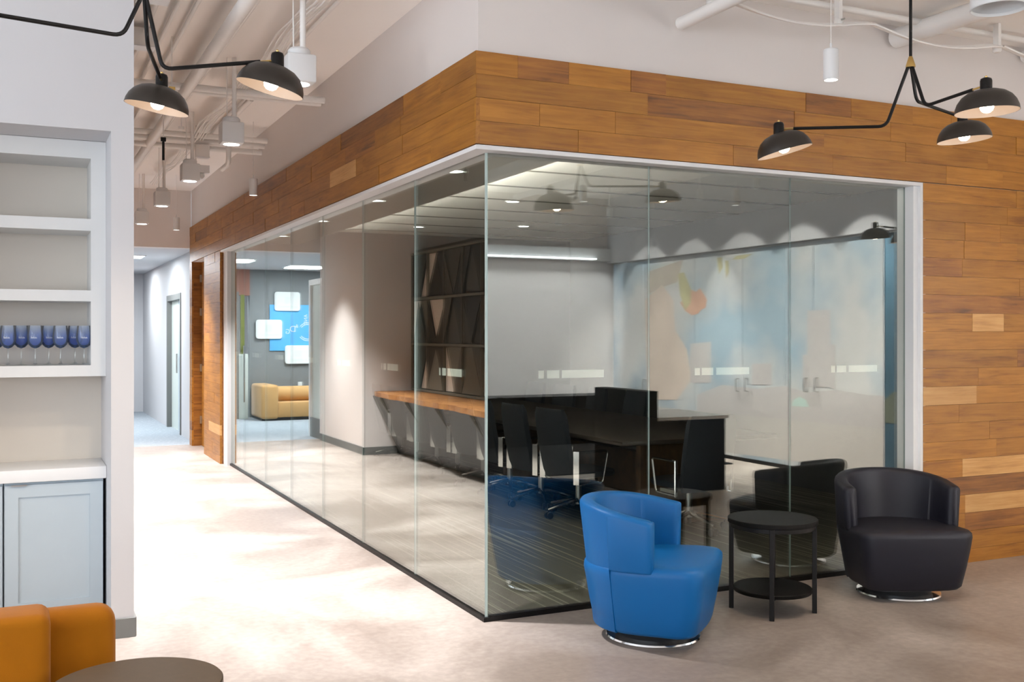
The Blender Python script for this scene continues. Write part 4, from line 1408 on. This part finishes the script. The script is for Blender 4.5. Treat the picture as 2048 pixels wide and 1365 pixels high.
def office_chair(label, group):
    """local +x is the way it faces"""
    t = thing('office_chair', (0, 0, 0), 0, label, 'chair', group)
    # seat
    loops = []
    for z, ins in ((0.34, 0.03), (0.345, 0.01), (0.37, 0.0), (0.39, 0.008), (0.398, 0.04)):
        lp = []
        for k in range(32):
            a = 2 * PI * k / 32
            ex_ = 4.0
            c_, s_ = math.cos(a), math.sin(a)
            rr = (abs(c_) ** ex_ + abs(s_) ** ex_) ** (-1 / ex_)
            lp.append(((0.235 - ins) * rr * c_ + 0.03, (0.235 - ins) * rr * s_, z))
        loops.append(lp)
    B().loft(loops).build('seat', 'navy_fabric', t, angle=50)
    # backrest: tall curved slab that leans back
    loops = []
    for i in range(11):
        u = i / 10
        z = 0.32 + 0.575 * u
        x = -0.21 - 0.02 * math.sin(u * PI) - 0.10 * u ** 1.5
        w = (0.215 + 0.012 * math.sin(u * PI)) * (0.93 if i in (0, 10) else 1.0)
        th = 0.022 if i not in (0, 10) else 0.012
        lp = []
        for k in range(9):
            v = -1 + 2 * k / 8
            lp.append((x - th + 0.035 * v * v, v * w, z))
        for k in range(9):
            v = 1 - 2 * k / 8
            lp.append((x + th + 0.035 * v * v, v * w, z))
        loops.append(lp)
    B().loft(loops).build('backrest', 'navy_fabric', t, angle=50)
    # chrome arm loops with a broad rear plate
    for s in (-1, 1):
        y = s * 0.265
        b = B()
        px_, py_, tx_, ty_ = -0.19, y, 0.57 * 0.024, -0.82 * 0.024
        b.prism([(px_ - tx_, py_ - ty_, 0.298), (px_ + tx_, py_ + ty_, 0.298), (px_ + tx_ + 0.008, py_ + ty_ + 0.005, 0.298), (px_ - tx_ + 0.008, py_ - ty_ + 0.005, 0.298)], (0, 0, 0.265))
        b.tube(fillet([(-0.18, y, 0.556), (0.11, y, 0.56), (0.06, y, 0.305), (-0.18, y, 0.30)], 0.03), 0.009, 8)
        b.box(-0.16, 0.02, y - 0.02 * s - 0.012, y - 0.02 * s + 0.012, 0.296, 0.34)
        b.build('arm', 'chrome', t)
    B().cyl((0, 0, 0.10), (0, 0, 0.34), 0.026, n=14).build('gas_column', 'brushed_steel', t)
    B().box(-0.09, 0.09, -0.07, 0.07, 0.30, 0.342).build('tilt_mechanism', 'black_plastic', t, smooth=False)
    for k in range(5):
        a = 2 * PI * k / 5 + PI
        c_, s_ = math.cos(a), math.sin(a)
        B().tube([(0.02 * c_, 0.02 * s_, 0.135), (0.17 * c_, 0.17 * s_, 0.105), (0.295 * c_, 0.295 * s_, 0.075)], [0.022, 0.017, 0.012], 8).build('base_leg', 'chrome', t)
        cx_, cy_ = 0.285 * c_, 0.285 * s_
        cs = B()
        for sd in (-1, 1):
            cs.cyl((cx_ - s_ * 0.012 * sd, cy_ + c_ * 0.012 * sd, 0.028), (cx_ - s_ * 0.028 * sd, cy_ + c_ * 0.028 * sd, 0.028), 0.028, n=14)
        cs.cyl((cx_, cy_, 0.03), (cx_, cy_, 0.08), 0.008, n=8)
        cs.build('caster', 'black_plastic', t)
    return t


oc = office_chair('navy high back office chair with chrome arms on the corridor side of the meeting table', 'office chairs on the corridor side of the meeting table')
oc.location = (4.16, 7.45, 0.006)
oc.rotation_euler = (0, 0, R(3))
for i in range(1, 8):
    copy_thing(oc, (4.16 + rng.uniform(-0.02, 0.02), 7.45 + i * 0.64, 0.006), R(rng.uniform(-6, 6)))
for i in range(4):
    c = copy_thing(oc, (5.60 + rng.uniform(-0.03, 0.03), 9.3 + i * 0.75, 0.006), PI + R(rng.uniform(-6, 6)), 'navy high back office chair with chrome arms on the far side of the meeting table')
    c['group'] = 'office chairs on the far side of the meeting table'
c = copy_thing(oc, (4.62, 6.55, 0.006), PI / 2 + R(3), 'navy high back office chair at the head of the meeting table')
del c['group']
